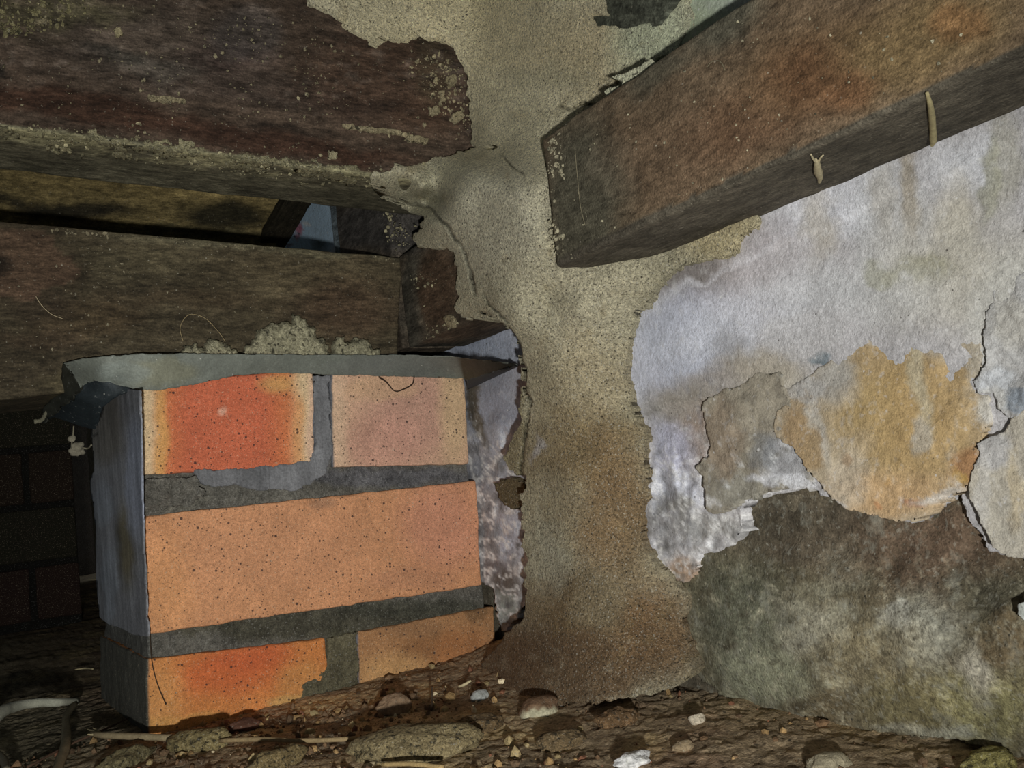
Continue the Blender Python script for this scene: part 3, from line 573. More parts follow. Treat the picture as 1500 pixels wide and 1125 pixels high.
brick([(214, 966), (478, 935), (482, 1060), (216, 1092)], bcol((166, 106, 60), [(330, 985, 80, 30, (164, 86, 50), .9, 1, -8), (360, 960, 60, 20, (162, 82, 50), .8, 1), (240, 1030, 30, 60, (170, 122, 74), .8, 1), (440, 1000, 40, 30, (158, 112, 66), .7), (300, 1060, 120, 14, (164, 122, 70), .7), (430, 1030, 40, 14, (158, 128, 80), .8)], 4, 8, (66, 66, 60)), 24, label='bright orange brick')
brick([(522, 926), (724, 888), (727, 1010), (525, 1050)], bcol((138, 102, 70), [(640, 950, 50, 22, (112, 78, 50), .8, 1), (580, 990, 60, 26, (164, 128, 86), .8, 1), (680, 960, 40, 40, (136, 92, 58), .7), (600, 920, 50, 14, (120, 90, 64), .7), (700, 900, 20, 14, (100, 76, 52), .8)], 5), 25, label='dull brown brick at the soil line')
# mortar core
def mort_col(L, V):
    P = np.clip(uv_px(V), -500, 2500)
    c = blobs((86, 84, 78), [(470, 610, 18, 80, (84, 86, 92), .9), (250, 725, 50, 24, (84, 82, 74), .8), (380, 690, 90, 16, (88, 90, 94), .8), (560, 700, 140, 14, (80, 80, 84), .8), (450, 910, 280, 26, (66, 64, 54), .95), (500, 980, 30, 60, (72, 70, 56), .9), (600, 890, 120, 14, (60, 60, 52), .8)], P, V, .04, 8, 71)
    return grime(vary(c, P, .06, .25), L, V, (78, 78, 74))
mq = [(.1085, Yp+.0035, .079), (.3325, Yp+.0035, .084), (.3345, Yp+.0035, -.17), (.1045, Yp+.0035, -.17)]
hexbox('mortar', mq, (0, .172, 0), m_mortar, mort_col, step=.0022, rnd=.002, rough=.0016, rsc=60, seed=29, parent=pier)
# squeezed mortar smears
sm_col = lambda P, V: vary(np.repeat(alb((94, 95, 98))[None], len(P), 0), P, .05, .16)
sheet('mortar_smear', [(285, 688), (330, 689), (400, 684), (455, 676), (464, 650), (462, 600), (459, 552), (482, 552), (484, 600), (486, 660), (478, 690), (455, 708), (430, 718), (380, 716), (345, 708), (310, 712), (292, 704)], plane('y', Yp-.0012), m_grime, sm_col, (0, .005, 0), step=2.5, edge=(4, .06), relief=.0007, rscale=.05, parent=pier, label='smooth grey smear of squeezed-out mortar')
sheet('mortar_smear', [(206, 702), (240, 700), (285, 700), (300, 722), (285, 738), (250, 745), (208, 748)], plane('y', Yp-.0006), m_mortar, alb((88, 86, 80)), (0, .005, 0), step=2.5, edge=(4, .08), relief=.004, rscale=.05, parent=pier, label='lumpy grey mortar in the upper joint')
sheet('mortar_smear', [(440, 1036), (445, 1005), (476, 985), (482, 960), (480, 935), (522, 926), (528, 1050), (460, 1056)], plane('y', Yp-.001), m_mortar, lambda P, V: vary(np.repeat(alb((80, 76, 60))[None], len(P), 0), P, .05, .25), (0, .005, 0), step=2.5, edge=(4, .08), relief=.0012, rscale=.05, parent=pier, label='sandy mortar in the lowest upright joint')
# dirty skim on the left flank
sheet('mortar_skim', [(134, 592), (142, 578), (160, 566), (205, 572), (208, 690), (209, 760), (217, 932), (196, 930), (172, 918), (158, 914), (146, 904), (141, 860), (140, 775), (136, 735), (131, 705), (137, 690), (134, 640)], plane('x', .1036), m_grime,
      lambda P, V: 2.9*vary(blobs((64, 65, 68), [(150, 620, 30, 60, (56, 54, 50), .8), (185, 800, 14, 60, (52, 48, 36), .9, .8), (160, 860, 10, 60, (78, 82, 88), .6), (200, 700, 16, 90, (76, 80, 90), .7), (150, 740, 16, 30, (74, 78, 84), .6)], P, V, .04, 6, 77), P*[1, .25], .08, .3), (.0008, 0, 0), step=2.5, edge=(1.2, .05), relief=.0008, rscale=.06, parent=pier, label='dark blue-grey skim on the left flank')

# ---- far pier on the left, its darkness put into the brick and mortar colours
fp = empty('brick_pier', (.02, 1.55, -.125), 'dim brick pier far back in the dark on the left', 'pier')
Yq = 1.45
x0 = at(-90, 700, 'y', Yq)[0]; x1 = at(112, 700, 'y', Yq)[0]
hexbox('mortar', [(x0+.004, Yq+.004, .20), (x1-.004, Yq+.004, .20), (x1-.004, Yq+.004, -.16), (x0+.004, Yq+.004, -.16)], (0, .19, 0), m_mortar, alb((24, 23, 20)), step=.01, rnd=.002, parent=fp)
rs = np.random.RandomState(4)
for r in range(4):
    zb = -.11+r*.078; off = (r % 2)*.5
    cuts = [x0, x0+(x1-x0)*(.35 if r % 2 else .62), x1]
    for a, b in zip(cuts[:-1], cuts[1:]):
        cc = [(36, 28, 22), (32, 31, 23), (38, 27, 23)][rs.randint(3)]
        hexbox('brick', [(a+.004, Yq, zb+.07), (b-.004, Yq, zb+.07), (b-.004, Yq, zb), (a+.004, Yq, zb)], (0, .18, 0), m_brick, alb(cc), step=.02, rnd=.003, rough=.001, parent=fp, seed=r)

# ================================================================== METAL CAP
cap = empty('metal_ant_cap', (.22, .66, .09), 'bent grey sheet metal termite cap with a curled left corner on the pier', 'cap')
lip = [(93, 532), (110, 527), (160, 521), (210, 518), (300, 518), (480, 520), (600, 520), (650, 521), (700, 526), (762, 534), (740, 540), (715, 548), (690, 560), (680, 554), (600, 552), (480, 548), (400, 546), (350, 549), (300, 560), (262, 567), (230, 572), (205, 571), (180, 566), (160, 560), (142, 558), (130, 561), (118, 567), (108, 548)]
lipf = ctrl([(93, 532, 'y', .592), (118, 567, 'y', .578), (142, 558, 'y', .590), (205, 571, 'y', .590), (210, 519, 'y', .588), (300, 560, 'y', .592), (400, 547, 'y', .5945), (400, 520, 'y', .588), (680, 554, 'y', .592), (650, 521, 'y', .586), (762, 534, 'x', .327), (715, 548, 'x', .322)])
sheet('front_lip', lip, lipf, m_metal, lambda P, V: vary(blobs((90, 94, 88), [(230, 545, 60, 20, (98, 98, 82), .7), (180, 545, 40, 16, (98, 104, 100), .7), (600, 535, 120, 14, (92, 94, 90), .7)], P, V, .04, 8, 81), P, .05, .12), (0, .0012, 0), step=2.5, edge=(1.2, .1), relief=.0004, parent=cap)
sheet('curled_corner', [(93, 531), (104, 545), (118, 568), (112, 578), (98, 590), (86, 600), (64, 618), (62, 600), (74, 585), (86, 562)], ctrl([(93, 531, 'y', .594), (118, 568, 'y', .582), (64, 618, 'y', .66), (64, 600, 'y', .65)]), m_metal,
      lambda P, V: vary(np.repeat(alb((36, 37, 32))[None], len(P), 0), P, .08, .7), (.001, .0012, 0), step=2.5, edge=(3, .1), relief=.001, rscale=.08, parent=cap, label='dark curled corner hung with cobweb')  # shade on the bent corner put into a darker metal colour
sheet('side_lip', [(116, 566), (128, 560), (142, 549), (170, 552), (208, 564), (200, 574), (175, 577), (150, 596), (140, 630), (120, 625), (100, 617), (80, 612), (62, 618), (84, 600)], ctrl([(116, 566, 'y', .592), (206, 571, 'y', .597), (142, 552, 'y', .599), (172, 556, 'y', .599), (62, 618, 'y', .672), (140, 628, 'y', .630), (150, 590, 'y', .602)]), m_metal,
      lambda P, V: vary(np.repeat(alb((30, 36, 39))[None], len(P), 0), P, .05, .25), (0, .0012, 0), step=2.5, edge=(1.5, .1), relief=.0008, rscale=.05, parent=cap, label='dark blue-grey side lip folded down')  # same sheet, painted darker for the shade on its side
sheet('right_fold', [(684, 556), (715, 547), (740, 540), (764, 534), (748, 546), (728, 556), (705, 568), (686, 574)], ctrl([(686, 570, 'y', .597), (764, 534, 'x', .333), (715, 556, 'x', .327)]), m_metal,
      alb((44, 46, 46)), (0, .001, 0), step=2, edge=(1.5, .1), relief=.002, rscale=.09, parent=cap, label='dark crumpled underside of the right corner')  # underside shade painted as a darker tone of the sheet
hexbox('cap_sheet', [(.085, .5965, .0965), (.325, .5975, .0925), (.325, .5975, .0915), (.085, .5965, .0955)], (0, .018, 0), m_metal, alb((100, 104, 98)), step=.01, rnd=.0003, rough=.0001, parent=cap)

# ================================================================== TERMITE MUD
mud_poly = [(440, -120), (448, 10), (480, 14), (500, 40), (540, 62), (560, 50), (585, 58), (612, 46), (645, 62), (668, 68), (672, 90), (685, 110), (680, 140), (692, 160), (690, 190), (690, 208), (728, 216), (690, 222), (640, 232), (600, 242), (560, 250), (540, 258), (548, 275), (560, 292), (590, 300), (612, 312), (624, 318), (620, 335), (604, 345),
            (606, 370), (628, 360), (650, 358), (664, 370), (668, 400), (668, 430), (668, 455), (685, 466), (716, 462), (738, 474), (752, 490), (762, 508), (766, 530), (764, 560), (766, 590), (760, 630), (745, 660), (742, 690), (768, 700), (766, 740), (770, 800), (772, 850), (768, 895), (745, 925), (730, 940), (705, 975), (672, 1002), (760, 1030), (870, 1030), (980, 1010), (1012, 990), (1010, 950), (1003, 910), (1008, 870), (985, 850),
            (955, 815), (940, 790), (940, 750), (950, 720), (948, 680), (942, 640), (930, 600), (918, 560), (918, 500), (930, 460), (950, 440), (980, 400), (1010, 384), (1080, 370), (1085, 345), (1108, 330), (1112, 308), (1125, 302), (1060, 262), (860, 280),
            (900, 130), (896, 122), (920, 112), (950, 98), (1000, 64), (1010, 40), (1025, -120)]
mud_ctrl = [(440, -120, 'y', .546), (450, 0, 'y', .546), (520, 60, 'y', .546), (600, 55, 'y', .546), (660, 80, 'y', .5455), (682, 130, 'y', .5455), (690, 200, 'y', .5455), (705, 160, 'x', .328), (712, 190, 'x', .324), (750, 110, 'x', .330), (755, 160, 'x', .326), (745, 200, 'x', .318), 
            (600, -60, 'y', .542), (620, 20, 'y', .542), (690, 0, 'x', .333), (702, 100, 'x', .331), (780, 40, 'x', .330), (780, -60, 'x', .331), (850, 60, 'x', .330), (900, 20, 'x', .333), (950, 90, 'x', .336), (1000, -50, 'x', .337), (870, 140, 'x', .330), (820, 170, 'x', .322),
            (722, 216, 'x', .316), (640, 236, 'y', .5455), (600, 246, 'y', .546), (545, 262, 'y', .5465), (560, 285, 'y', .572), (580, 280, 'y', .565), (600, 268, 'y', .555), (600, 300, 'y', .585), (625, 288, 'y', .565), (617, 262, 'y', .542), (640, 275, 'y', .543), (618, 278, 'y', .545), (600, 255, 'y', .545), (625, 318, 'x', .287), (606, 350, 'x', .288), (610, 368, 'x', .2885), (650, 362, 'x', .287), (665, 400, 'x', .287), (668, 450, 'x', .287), (716, 463, 'x', .287),
            (660, 290, 'x', .284), (700, 300, 'x', .282), (690, 250, 'x', .290), (750, 280, 'x', .282), (750, 350, 'x', .282), (720, 400, 'x', .284), (790, 350, 'x', .288), (760, 410, 'x', .286), (800, 440, 'x', .297), (760, 470, 'x', .287), (735, 445, 'x', .284), (760, 510, 'x', .297), (766, 600, 'x', .303), (745, 680, 'x', .309), (768, 780, 'x', .304), (768, 890, 'x', .300), (730, 940, 'x', .302),
            (850, 450, 'x', .303), (840, 560, 'x', .306), (820, 700, 'x', .306), (850, 820, 'x', .303), (870, 930, 'x', .298), (820, 1000, 'x', .288), (690, 1000, 'x', .300), (760, 1025, 'x', .282), (870, 1030, 'x', .286), (980, 1010, 'x', .310), (1005, 930, 'x', .334), (1000, 870, 'x', .336),
            (940, 780, 'x', .333), (945, 700, 'x', .333), (920, 560, 'x', .333), (925, 480, 'x', .333), (980, 405, 'x', .334), (1080, 370, 'x', .335), (1110, 310, 'x', .335), (960, 360, 'x', .331), (1060, 270, 'x', .338), (860, 300, 'x', .33), (900, 640, 'x', .322), (900, 380, 'x', .318), (800, 200, 'x', .314), (795, 270, 'x', .290)]
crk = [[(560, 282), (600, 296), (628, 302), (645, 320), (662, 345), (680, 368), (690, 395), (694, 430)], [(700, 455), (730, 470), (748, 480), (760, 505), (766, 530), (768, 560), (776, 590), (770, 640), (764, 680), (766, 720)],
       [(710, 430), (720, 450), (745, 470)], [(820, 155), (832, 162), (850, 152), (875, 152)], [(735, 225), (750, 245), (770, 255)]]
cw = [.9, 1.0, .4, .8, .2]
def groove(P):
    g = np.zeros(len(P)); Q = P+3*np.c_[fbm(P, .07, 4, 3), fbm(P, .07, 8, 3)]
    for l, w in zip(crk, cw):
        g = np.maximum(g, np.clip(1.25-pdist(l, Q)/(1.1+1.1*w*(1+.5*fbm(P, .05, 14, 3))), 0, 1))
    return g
def mud_hole(P):
    d = np.full(len(P), 1e9); Q = P+3*np.c_[fbm(P, .07, 4, 3), fbm(P, .07, 8, 3)]
    for l, w in zip(crk, cw):
        d = np.minimum(d, pdist(l, Q)-(.7+.95*w)*(1+.55*fbm(P, .04, 14, 3)))
    d = np.minimum(d, sdf([(884, -40), (890, 18), (860, 26), (872, 38), (920, 42), (952, 34), (1000, -20), (1000, -40)], P+4*np.c_[fbm(P, .08, 24, 3), fbm(P, .08, 28, 3)]))
    d = np.minimum(d, sdf([(892, 132), (898, 112), (925, 112), (948, 97), (975, 92), (930, 150), (890, 152)], P+3*np.c_[fbm(P, .1, 25, 3), fbm(P, .1, 29, 3)]))
    return d
def mud_colr(P, V):
    c = blobs((146, 141, 120), [(700, 60, 200, 90, (158, 150, 124), .9, 1.2), (880, 80, 90, 60, (148, 138, 112), .9, 1), (960, 60, 60, 60, (146, 152, 130), .8, 1), (800, 110, 60, 20, (108, 106, 88), .5, 1), (760, 180, 80, 70, (162, 156, 132), .8, 1), (640, 280, 90, 40, (148, 145, 124), .8), (720, 330, 80, 70, (156, 152, 134), .8, 1), (620, 285, 26, 10, (110, 108, 88), .6, 1),
        (850, 450, 100, 70, (158, 152, 130), .8, 1), (860, 560, 80, 60, (146, 135, 110), .8, 1), (860, 660, 90, 60, (118, 102, 74), .9, 1), (820, 760, 50, 60, (136, 128, 106), .8, 1), (900, 760, 60, 110, (112, 92, 66), .9, 1), (850, 900, 100, 60, (100, 84, 60), .95, 1), (880, 880, 40, 40, (122, 112, 90), .6, 1), (820, 980, 180, 60, (90, 72, 52), .95, .8), (960, 920, 60, 60, (102, 80, 56), .9, 1), (740, 980, 60, 40, (92, 74, 54), .9), (752, 640, 16, 90, (112, 104, 80), .8),
        (780, 655, 5, 16, (160, 158, 160), .7, 1), (1050, 340, 70, 40, (158, 148, 118), .9, 1), (800, 820, 26, 50, (142, 140, 124), .6, 1)], P, V, .02, 20, 91)
    f = fbm(P, .035, 97, 5, .7); w = sstep(.3, .9, f)*.35; c = c*(1-w[:, None])+alb((118, 104, 74))*w[:, None]
    f = fbm(P, .05, 99, 5, .7); w = sstep(.35, .9, f)*.35*sstep(600, 800, P[:, 1]); c = c*(1-w[:, None])+alb((150, 142, 122))*w[:, None]
    c = c*(1+.38*sstep(420, 150, P[:, 1]))[:, None]  # top brightened in colour, as the torch strikes it obliquely
    c = c*(1-.8*groove(P))[:, None]  # shade inside the cracks painted into the colour
    return vary(c, P, .02, .10)
msurf = ctrl(mud_ctrl)
def msurf2(px, py):
    P = np.c_[px, py]; t = np.empty(len(P))
    for k in range(0, len(P), 40000): t[k:k+40000] = msurf(px[k:k+40000], py[k:k+40000])
    left = sstep(12, 0, pdist(crk[1], P))*(sdf(crk[1]+[(600, 720), (600, 455)], P) < 0)
    return t+.007*groove(P)+.002*left
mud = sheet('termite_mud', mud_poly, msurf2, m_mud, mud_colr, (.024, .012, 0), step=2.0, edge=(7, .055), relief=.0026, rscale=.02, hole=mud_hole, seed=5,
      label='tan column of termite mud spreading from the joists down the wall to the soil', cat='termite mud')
# white crumbling spots by the beam's upper edge
sheet('white_plaster_chip', [(892, 112), (912, 108), (934, 99), (955, 88), (962, 98), (935, 116), (912, 134), (910, 118)], plane('x', .297), m_mudlump, alb((200, 192, 164)), (.004, .002, 0), step=2, edge=(3, .12), relief=.001, label='larger white plaster chip lodged above the right beam', cat='plaster chip')
sheet('white_plaster_chip', [(884, 134), (894, 128), (906, 126), (904, 136), (892, 146)], plane('x', .297), m_mudlump, alb((200, 192, 164)), (.004, .002, 0), step=2, edge=(2, .12), relief=.001, label='tiny white plaster chip lodged lower above the right beam', cat='plaster chip')

# mud lumps standing on the cap
def lump(poly, lab, seed):
    q = np.array(poly, float)
    return sheet('mud_lump', poly, plane('y', .600), m_mudlump, lambda P, V: vary(np.repeat(alb((148, 144, 120))[None], len(P), 0), P, .1, .3), (0, .0035, 0), step=1.8, edge=(6, .11), relief=.0012, rscale=.12, dome=.006, dome_w=12, seed=seed, label=lab, cat='mud lump', group='mud lumps on the metal cap')
lump([(262, 519), (268, 510), (280, 506), (286, 500), (296, 508), (305, 498), (325, 500), (336, 505), (340, 514), (355, 521), (300, 524)], 'low ragged mud lump, left of the three on the metal cap', 61)
lump([(357, 520), (362, 508), (372, 500), (378, 486), (392, 476), (408, 476), (428, 474), (433, 465), (446, 468), (452, 478), (462, 482), (464, 492), (474, 496), (480, 508), (480, 524), (400, 526)], 'tallest crumbly mud lump standing in the middle on the metal cap', 62)
lump([(489, 521), (490, 508), (497, 497), (508, 500), (528, 497), (540, 504), (546, 512), (556, 516), (552, 526), (510, 526)], 'small mud lump, right of the three on the metal cap', 63)

# ---- mud clinging to the joist and bearer (parts of them)
def patch(par, poly, ax, v, col=(140, 130, 104), th=.0025, st=1.8, e=(4, .12), rel=.0008, mat=None):
    back = {'y': (0, th, 0), 'x': (th, 0, 0), 'z': (0, 0, th)}[ax]
    return sheet('mud_patch', poly, plane(ax, v), mat or m_mudlump, lambda P, V: vary(np.repeat(alb(col)[None], len(P), 0), P, .08, .3), back, step=st, edge=e, relief=rel, rscale=.1, parent=par, seed=int(poly[0][0]) % 97)
patch(joist, [(655, 112), (668, 110), (668, 124), (660, 128), (654, 120)], 'y', Yj-.0025)
patch(joist, [(645, 134), (652, 132), (653, 146), (646, 150)], 'y', Yj-.0025)
patch(joist, [(628, 158), (640, 154), (644, 164), (634, 172), (628, 168)], 'y', Yj-.0025)
patch(joist, [(665, 162), (680, 160), (682, 170), (668, 178), (662, 172)], 'y', Yj-.0025)
patch(joist, [(596, 200), (608, 196), (626, 203), (624, 210), (600, 208)], 'y', Yj-.0025)
patch(joist, [(502, 181), (540, 186), (570, 188), (598, 196), (604, 202), (580, 196), (545, 193), (505, 185)], 'y', Yj-.002, e=(2.5, .12))
patch(joist, [(218, 139), (240, 141), (272, 145), (272, 150), (240, 149), (220, 146)], 'y', Yj-.002, e=(2.5, .12))
patch(joist, [(166, 42), (174, 39), (178, 48), (171, 53)], 'y', Yj-.0025, col=(150, 140, 110))
patch(joist, [(50, 32), (62, 27), (72, 30), (62, 35)], 'y', Yj-.002, e=(2.5, .12))
patch(joist, [(484, 222), (494, 224), (492, 232), (484, 230)], 'y', Yj-.002, col=(160, 152, 124))
# the mud-dusted arris: streaky layer on the face bottom + underside
zu = lambda V: V
def arris(px): return 185+(255-185)/540*px
arr = [(-40, 178), (60, 189), (150, 197), (250, 209), (350, 222), (450, 238), (520, 244), (530, 256), (520, 268), (470, 268), (380, 262), (300, 248), (200, 236), (110, 228), (40, 212), (-40, 204)]
def holes(P): return fbm(P*[.35, 1.5], .07, 55, 5, .8)*16-3.2
def undersurf(px, py):
    r = rays(px, py); tz = []
    zf = (a0[2]+sl*((r[:, 0]/r[:, 1])*Yj-a0[0]))
    ty = (Yj-.0007)/r[:, 1]; tz = (zf-.0007)/r[:, 2]
    return np.where(ty*r[:, 2] > zf-.0007, ty, tz*.997)
sheet('mud_patch', arr, undersurf, m_mud, lambda P, V: vary(np.repeat(alb((124, 119, 94))[None], len(P), 0), P, .1, .3), (0, .001, .001), step=2, edge=(9, .07), hole=holes, parent=joist)
def scatter(par, name, n, region, ax, v, rr, col, seed, w=None):
    rs = np.random.RandomState(seed); q = np.array(region, float); pts = []
    lo_, hi_ = q.min(0), q.max(0)
    while len(pts) < n:
        P = lo_+rs.rand(4000, 2)*(hi_-lo_); ok = sdf(q, P) < 0
        f = fbm(P, .02, seed, 4); ok &= rs.rand(len(P)) < np.clip(.25+f*.9, .02, 1)
        if w is not None: ok &= rs.rand(len(P)) < w(P)
        pts += list(P[ok])
    P = np.array(pts[:n]); V = rays(P[:, 0], P[:, 1])
    if callable(v): t = v(P[:, 0], P[:, 1])
    else: t = v/V[:, 'xyz'.index(ax)]
    V = V*t[:, None]
    r = rr*(.45+rs.rand(n)**3*1.6)
    cc = alb(col)[None]*(.7+.6*rs.rand(n, 1))
    return crumbs(name, V, r, m_mudlump, np.clip(cc, 0, .9), par, seed, kind='stuff')
jface = [(0, 5), (440, 5), (640, 70), (690, 200), (540, 250), (0, 182)]
scatter(joist, 'mud_crumbs', 420, jface, 'y', Yj-.0004, .00055, (140, 132, 106), 3)
scatter(joist, 'mud_crumbs', 330, [(0, 175), (560, 248), (700, 215), (690, 225), (550, 275), (400, 262), (200, 240), (0, 205)], 'y', undersurf, .00055, (146, 140, 112), 4)
scatter(joist, 'mud_crumbs', 260, [(500, 60), (660, 75), (688, 130), (690, 205), (560, 200), (600, 120)], 'y', Yj-.0004, .0007, (152, 142, 114), 5, lambda P: np.exp(-((P[:, 0]-670)/60)**2))
scatter(joist, 'mud_crumbs', 220, [(0, 0), (150, 0), (110, 35), (0, 60)], 'y', Yj-.0004, .0008, (120, 114, 84), 6)
scatter(bearer, 'mud_crumbs', 130, [(0, 330), (580, 380), (575, 510), (0, 560)], 'y', Yb-.0003, .0004, (140, 132, 110), 7)
scatter(bearer, 'mud_crumbs', 90, [(0, 326), (580, 378), (580, 384), (0, 334)], 'y', Yb-.0003, .0006, (130, 122, 100), 8)
scatter(rbeam, 'mud_crumbs', 120, [(805, 205), (1100, 10), (1480, 60), (815, 392)], 'x', XF-.0003, .0004, (160, 154, 130), 9)
scatter(rbeam, 'mud_crumbs', 110, [(802, 205), (830, 190), (860, 250), (850, 380), (814, 396), (800, 300)], 'x', XF-.0004, .0007, (160, 154, 130), 10, lambda P: np.exp(-((P[:, 0]-805)/25)**2))
plt = bpy.data.objects['wall_plate']; blk = bpy.data.objects['blocking_timber']
scatter(plt, 'mud_crumbs', 60, [(600, 400), (666, 400), (690, 470), (620, 500)], 'x', Xp-.0004, .0006, (140, 134, 108), 11)
scatter(blk, 'mud_crumbs', 70, [(560, 310), (612, 305), (610, 360), (570, 370)], 'x', Xp-.0004, .0007, (140, 134, 108), 12)
patch(plt, [(650, 466), (658, 462), (666, 470), (662, 478), (653, 476)], 'x', Xp-.0025)

# ================================================================== SMALL THINGS ON THE BEAMS
A = lambda px, py, ax, v: at(px, py, ax, v)
tube('dry_root', [A(1358, 136, 'x', XF-.0012), A(1363, 155, 'z', .1105), A(1366, 180, 'z', .1105), A(1367, 205, 'z', .1095), A(1365, 213, 'z', .1085)], [.0006, .0010, .0012, .0013, .0007], m_fibre, alb((128, 120, 90)), seed=1,
     label='thin pale dry rootlet hanging across the underside of the right beam', cat='root')
hk = empty('insect_husk', A(1200, 266, 'x', XF+.006), 'small pale insect husk hanging under the right beam', 'husk')
tube('body', [A(1195, 233, 'z', .1105), A(1197, 240, 'z', .110), A(1198, 250, 'z', .1098), A(1201, 260, 'z', .1098), A(1200, 267, 'z', .1095)], [.0004, .0013, .0017, .0012, .0006], m_fibre, alb((138, 130, 106)), parent=hk)
tube('wing', [A(1196, 238, 'z', .110), A(1191, 232, 'z', .1105), A(1188, 226, 'z', .1108)], [.0006, .0005, .0003], m_fibre, alb((138, 130, 106)), parent=hk)
tube('wing', [A(1198, 238, 'z', .110), A(1202, 231, 'z', .1105), A(1206, 227, 'z', .1108)], [.0006, .0004, .0003], m_fibre, alb((138, 130, 106)), parent=hk)
tube('cobweb_strand', [A(268, 499, 'y', .598), A(264, 479, 'y', .600), A(277, 461, 'y', .602), A(300, 466, 'y', .602), A(320, 486, 'y', .600), A(330, 500, 'y', .598)], .00022, m_fibre, alb((130, 116, 88)), label='fine looped strand above the left mud lump', cat='strand', n=5)
tube('cobweb_strand', [A(52, 433, 'y', .603), A(60, 446, 'y', .602), A(75, 460, 'y', .602), A(92, 467, 'y', .603)], .00025, m_fibre, alb((140, 128, 104)), label='short curved strand on the left part of the bearer', cat='strand', n=5)
tube('hanging_rootlet', [A(555, 553, 'y', .588), A(566, 560, 'y', .594), A(578, 573, 'y', .598), A(590, 571, 'y', .598), A(604, 563, 'y', .596), A(607, 552, 'y', .588)], .00035, m_fibre, alb((50, 38, 30)), label='thin dark rootlet looping below the cap over the buff brick', cat='rootlet', n=5)
tube('hanging_rootlet', [A(219, 915, 'y', .600), A(222, 965, 'y', .6015), A(230, 1000, 'y', .602), A(243, 1032, 'y', .6015)], .0003, m_fibre, alb((46, 38, 30)), label='thin dark rootlet down the left of the lowest orange brick', cat='rootlet', n=5)
for i, (pts, lb) in enumerate([([(1036, 98), (1042, 91), (1052, 89), (1058, 94), (1062, 103)], 'small pale curl of cobweb high on the right beam'), ([(842, 215), (845, 250), (850, 300), (857, 330)], 'long faint pale thread near the left end of the right beam')]):
    tube('cobweb_strand', [A(a, b, 'x', XF-.0012) for a, b in pts], .00018, m_fibre, alb((104, 98, 80)), label=lb, cat='strand', n=5)
dz = empty('cobweb_debris', A(110, 660, 'y', .60), 'grey cobweb clot hanging below the curled cap corner', 'cobweb')
tube('strand', [A(108, 624, 'y', .62), A(107, 638, 'y', .62), A(105, 650, 'y', .62)], .0004, m_fibre, alb((92, 88, 74)), parent=dz)
rock('clot', A(113, 658, 'y', .62), (.0042, .003, .0036), m_fibre, alb((96, 92, 80)), .5, 3, parent=dz)
rock('clot', A(105, 643, 'y', .62), (.0018, .0015, .002), m_fibre, alb((96, 92, 80)), .5, 5, parent=dz)
tube('strand', [A(118, 655, 'y', .62), A(128, 657, 'y', .62), A(134, 652, 'y', .61)], .0005, m_fibre, alb((92, 88, 74)), parent=dz)
tube('cobweb_wisp', [A(50, 618, 'y', .655), A(60, 616, 'y', .655), A(66, 608, 'y', .65), A(72, 596, 'y', .645)], [.0012, .0014, .0012, .0004], m_fibre, alb((86, 84, 70)), label='ragged grey cobweb wisp at the far left tip of the metal cap', cat='cobweb', wob=.8)

# ================================================================== THE GROUND'S LITTER
def G(px, py, up=0):
    r = rays(px, py)[0]; t = -.12/r[2]
    for _ in range(12):
        p = r*t; hh = float(ground_h(np.array([p[0]]), np.array([p[1]]))[0])+up; t = hh/r[2]
    return r*t
def Gs(px, py): p = G(px, py); return p
def mpp(p): return np.linalg.norm(p)/F       # metres per picture unit
def rk(name, px, py, rx, ry, col, lab, cat, seed, rough=.25, top=None, mat=None, rot=0, hi=True, dep=1.0):
    p = Gs(px, py+ry*.6); s = mpp(p)
    def cf(V0, V):
        c = np.repeat(alb(col, 1.6)[None], len(V0), 0)
        if top is not None:
            w = sstep(.0, .5, V0[:, 2]+.5*fbm(V0, 2.5, seed, 4))[:, None] if top[1] > 0 else sstep(.15, .5, -V0[:, 1]*.6-V0[:, 0]*.3-V0[:, 2]*.5+.25*fbm(V0, 2.5, seed, 4))[:, None]
            c = c*(1-w)+alb(top[0])*w
        return np.clip(vary(c, V0, 3, .25), 0, .8)
    return rock(name, p+np.array([0, 0, ry*s*.35]), (rx*s, rx*s*.7*dep, ry*s), mat or m_rock, cf, rough, seed, rot=rot, hi=hi, label=lab, cat=cat)
rk('stone', 577, 1032, 24, 18, (92, 76, 60), 'rounded reddish brown stone half buried below the dull brick', 'stone', 1)
rk('stone', 703, 1018, 14, 9, (108, 110, 108), 'small blue-grey pebble below the right pier corner', 'stone', 2, .15)
rk('stone', 792, 1036, 30, 18, (72, 56, 42), 'brown stone with a whitish lower edge at the foot of the mud column', 'stone', 3, .2, ((150, 146, 124), -1))
rk('mud_clod', 612, 1086, 92, 27, (100, 90, 66), 'large flat tan clod of mud on the soil in front of the pier', 'clod', 4, .22, mat=m_mudlump, rot=-.545, dep=.8)
rk('mud_clod', 292, 1084, 38, 17, (100, 90, 62), 'tan clod of mud covering the dry straw', 'clod', 5, .35, mat=m_mudlump, rot=-.545, dep=.9)
rk('mud_clod', 410, 1112, 46, 18, (94, 82, 56), 'crumbly clod at the bottom edge under the straw', 'clod', 6, .4, mat=m_mudlump, rot=.5, dep=.6)
rk('mud_clod', 185, 1112, 44, 14, (84, 78, 56), 'dull olive clod at the bottom left beside the curved root', 'clod', 16, .4, mat=m_mudlump, rot=.5, dep=.6)
rk('plaster_piece', 928, 1112, 26, 12, (176, 168, 150), 'white broken plaster piece on the soil at the bottom edge', 'plaster piece', 7, .35)
rk('stone', 358, 1062, 22, 10, (62, 42, 33), 'dark red brick chip lying against the lowest orange brick', 'stone', 8, .35)
rk('mud_clod', 820, 1082, 34, 14, (84, 71, 51), 'ochre clod below the whitish-edged stone', 'clod', 9, .35, mat=m_mudlump)
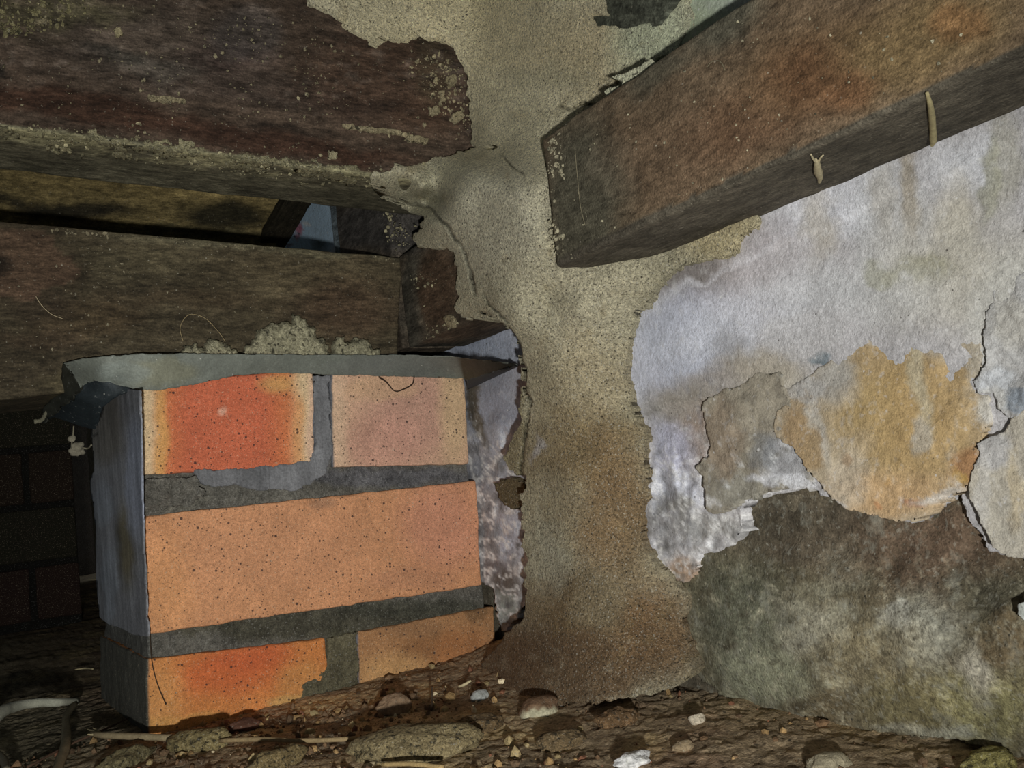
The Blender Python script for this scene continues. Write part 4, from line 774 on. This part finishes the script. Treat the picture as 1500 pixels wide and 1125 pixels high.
rk('stone', 1215, 1116, 34, 12, (104, 98, 82), 'grey stone at the bottom edge below the footing', 'stone', 10, .3)
rk('mud_clod', 1448, 1120, 40, 16, (112, 106, 66), 'yellowish clod in the lower right corner', 'clod', 11, .35, mat=m_mudlump)
rk('mud_clod', 905, 1050, 28, 14, (84, 66, 46), 'brown clod just right of the whitish-edged stone', 'clod', 12, .35, mat=m_mudlump)
rk('stone', 1022, 1052, 13, 7, (130, 122, 108), 'small pale chip on the soil beside the footing', 'stone', 13, .3)
rk('stone', 1002, 1092, 15, 8, (96, 84, 66), 'small tan lump on the soil below the pale chip', 'stone', 14, .3)
rk('mud_clod', 700, 1062, 34, 14, (82, 68, 48), 'brown clod to the right of the large flat clod', 'clod', 17, .35, mat=m_mudlump)
# straw and roots
st1 = [G(130, 1074, .006), G(150, 1077, .006), G(200, 1079, .005), G(250, 1081, .005), G(275, 1083, .003)]
straw = empty('dry_straw', G(190, 1080, .004), 'pale dry straw with a frayed tip lying in front of the lowest brick', 'straw')
tube('stalk', st1, [.0010, .0018, .0019, .0019, .0016], m_fibre, alb((120, 108, 84)), parent=straw)
for k, (ex, ey) in enumerate(((127, 1068), (128, 1076), (136, 1066))):
    tube('fray', [G(150, 1076, .006), G((150+ex)/2, (1076+ey)/2, .0065), G(ex, ey, .007)], [.0009, .0007, .0003], m_fibre, alb((150, 140, 110)), parent=straw, seed=k)
tube('stalk', [G(322, 1085, .004), G(380, 1083, .005), G(440, 1085, .004), G(500, 1083, .004), G(522, 1081, .003)], [.0011, .0013, .0012, .0012, .0010], m_fibre, alb((122, 106, 78)), parent=straw)
tube('dry_root', [G(-20, 1062, .014), G(2, 1043, .016), G(20, 1036, .016), G(50, 1030, .014), G(85, 1029, .012), G(113, 1027, .007)], [.0042, .0040, .0034, .0030, .0027, .0022], m_fibre, alb((150, 150, 136)), seed=3, label='thick grey curved root entering at the lower left', cat='root')
tube('dry_root', [G(110, 1030, .006), G(98, 1048, .006), G(97, 1070, .007), G(96, 1092, .008), G(88, 1115, .008), G(80, 1140, .008)], [.0018, .0022, .0026, .0026, .0026, .0026], m_fibre, alb((108, 100, 80)), seed=4, label='brown root bending down beside the grey one at lower left', cat='root')
tube('dry_root', [G(188, 1052, .003), G(150, 1070, .003), G(100, 1092, .003), G(40, 1124, .003)], [.0005, .0007, .0007, .0006], m_fibre, alb((78, 60, 48)), seed=5, label='thin reddish rootlet running diagonally behind the brown root', cat='root')
tube('dry_root', [G(-10, 1100, .006), G(4, 1112, .006), G(10, 1130, .006)], [.0022, .0022, .002], m_fibre, alb((96, 92, 78)), seed=6, label='short root stub at the lower left corner', cat='root')
tube('dry_twig', [G(672, 1006, .003), G(680, 1003, .004), G(690, 997, .005)], [.0007, .0009, .0006], m_fibre, alb((160, 150, 120)), seed=7, label='tiny pale twig beside the right pier corner', cat='twig')
tube('dry_twig', [G(110, 981, .004), G(125, 979, .004), G(136, 980, .004)], [.0006, .0008, .0006], m_fibre, alb((150, 140, 110)), seed=8, label='tiny pale twig on the dark soil left of the pier', cat='twig')
tube('dry_twig', [G(632, 1040, .003), G(633, 1022, .008), G(633, 1006, .014)], [.0007, .0006, .0004], m_fibre, alb((50, 40, 30)), seed=9, label='thin dark twig sticking up behind the large flat clod', cat='twig')
tube('dry_twig', [G(560, 1120, .004), G(600, 1119, .004), G(650, 1124, .004)], [.0010, .0011, .0010], m_fibre, alb((128, 110, 76)), seed=10, label='pale twig at the bottom edge under the large flat clod', cat='twig')
# crumbs strewn on the soil
rs = np.random.RandomState(77); n = 11000
cx_ = -.05+rs.rand(n)*.385; cy_ = .16+rs.rand(n)*.46
dens = np.clip(.35+.9*fbm(np.c_[cx_, cy_], 14, 5, 4), .05, 1); keep = (rs.rand(n) < dens) & ~((cx_ > .10) & (cy_ > .60)); cx_, cy_ = cx_[keep], cy_[keep]
n = len(cx_); r = .00075*(.4+rs.rand(n)**6*3.6)
pal = np.array([alb(c) for c in ((74, 58, 42), (58, 46, 34), (96, 78, 52), (104, 92, 66), (80, 54, 40), (136, 126, 104))])
crumbs('soil_crumbs', np.c_[cx_, cy_, ground_h(cx_, cy_)+r*.3], r, m_rock, pal[rs.choice(6, n, p=[.34, .30, .14, .1, .09, .03])]*(.7+.6*rs.rand(n, 1))*1.9, parent=ground, seed=5, kind='stuff')
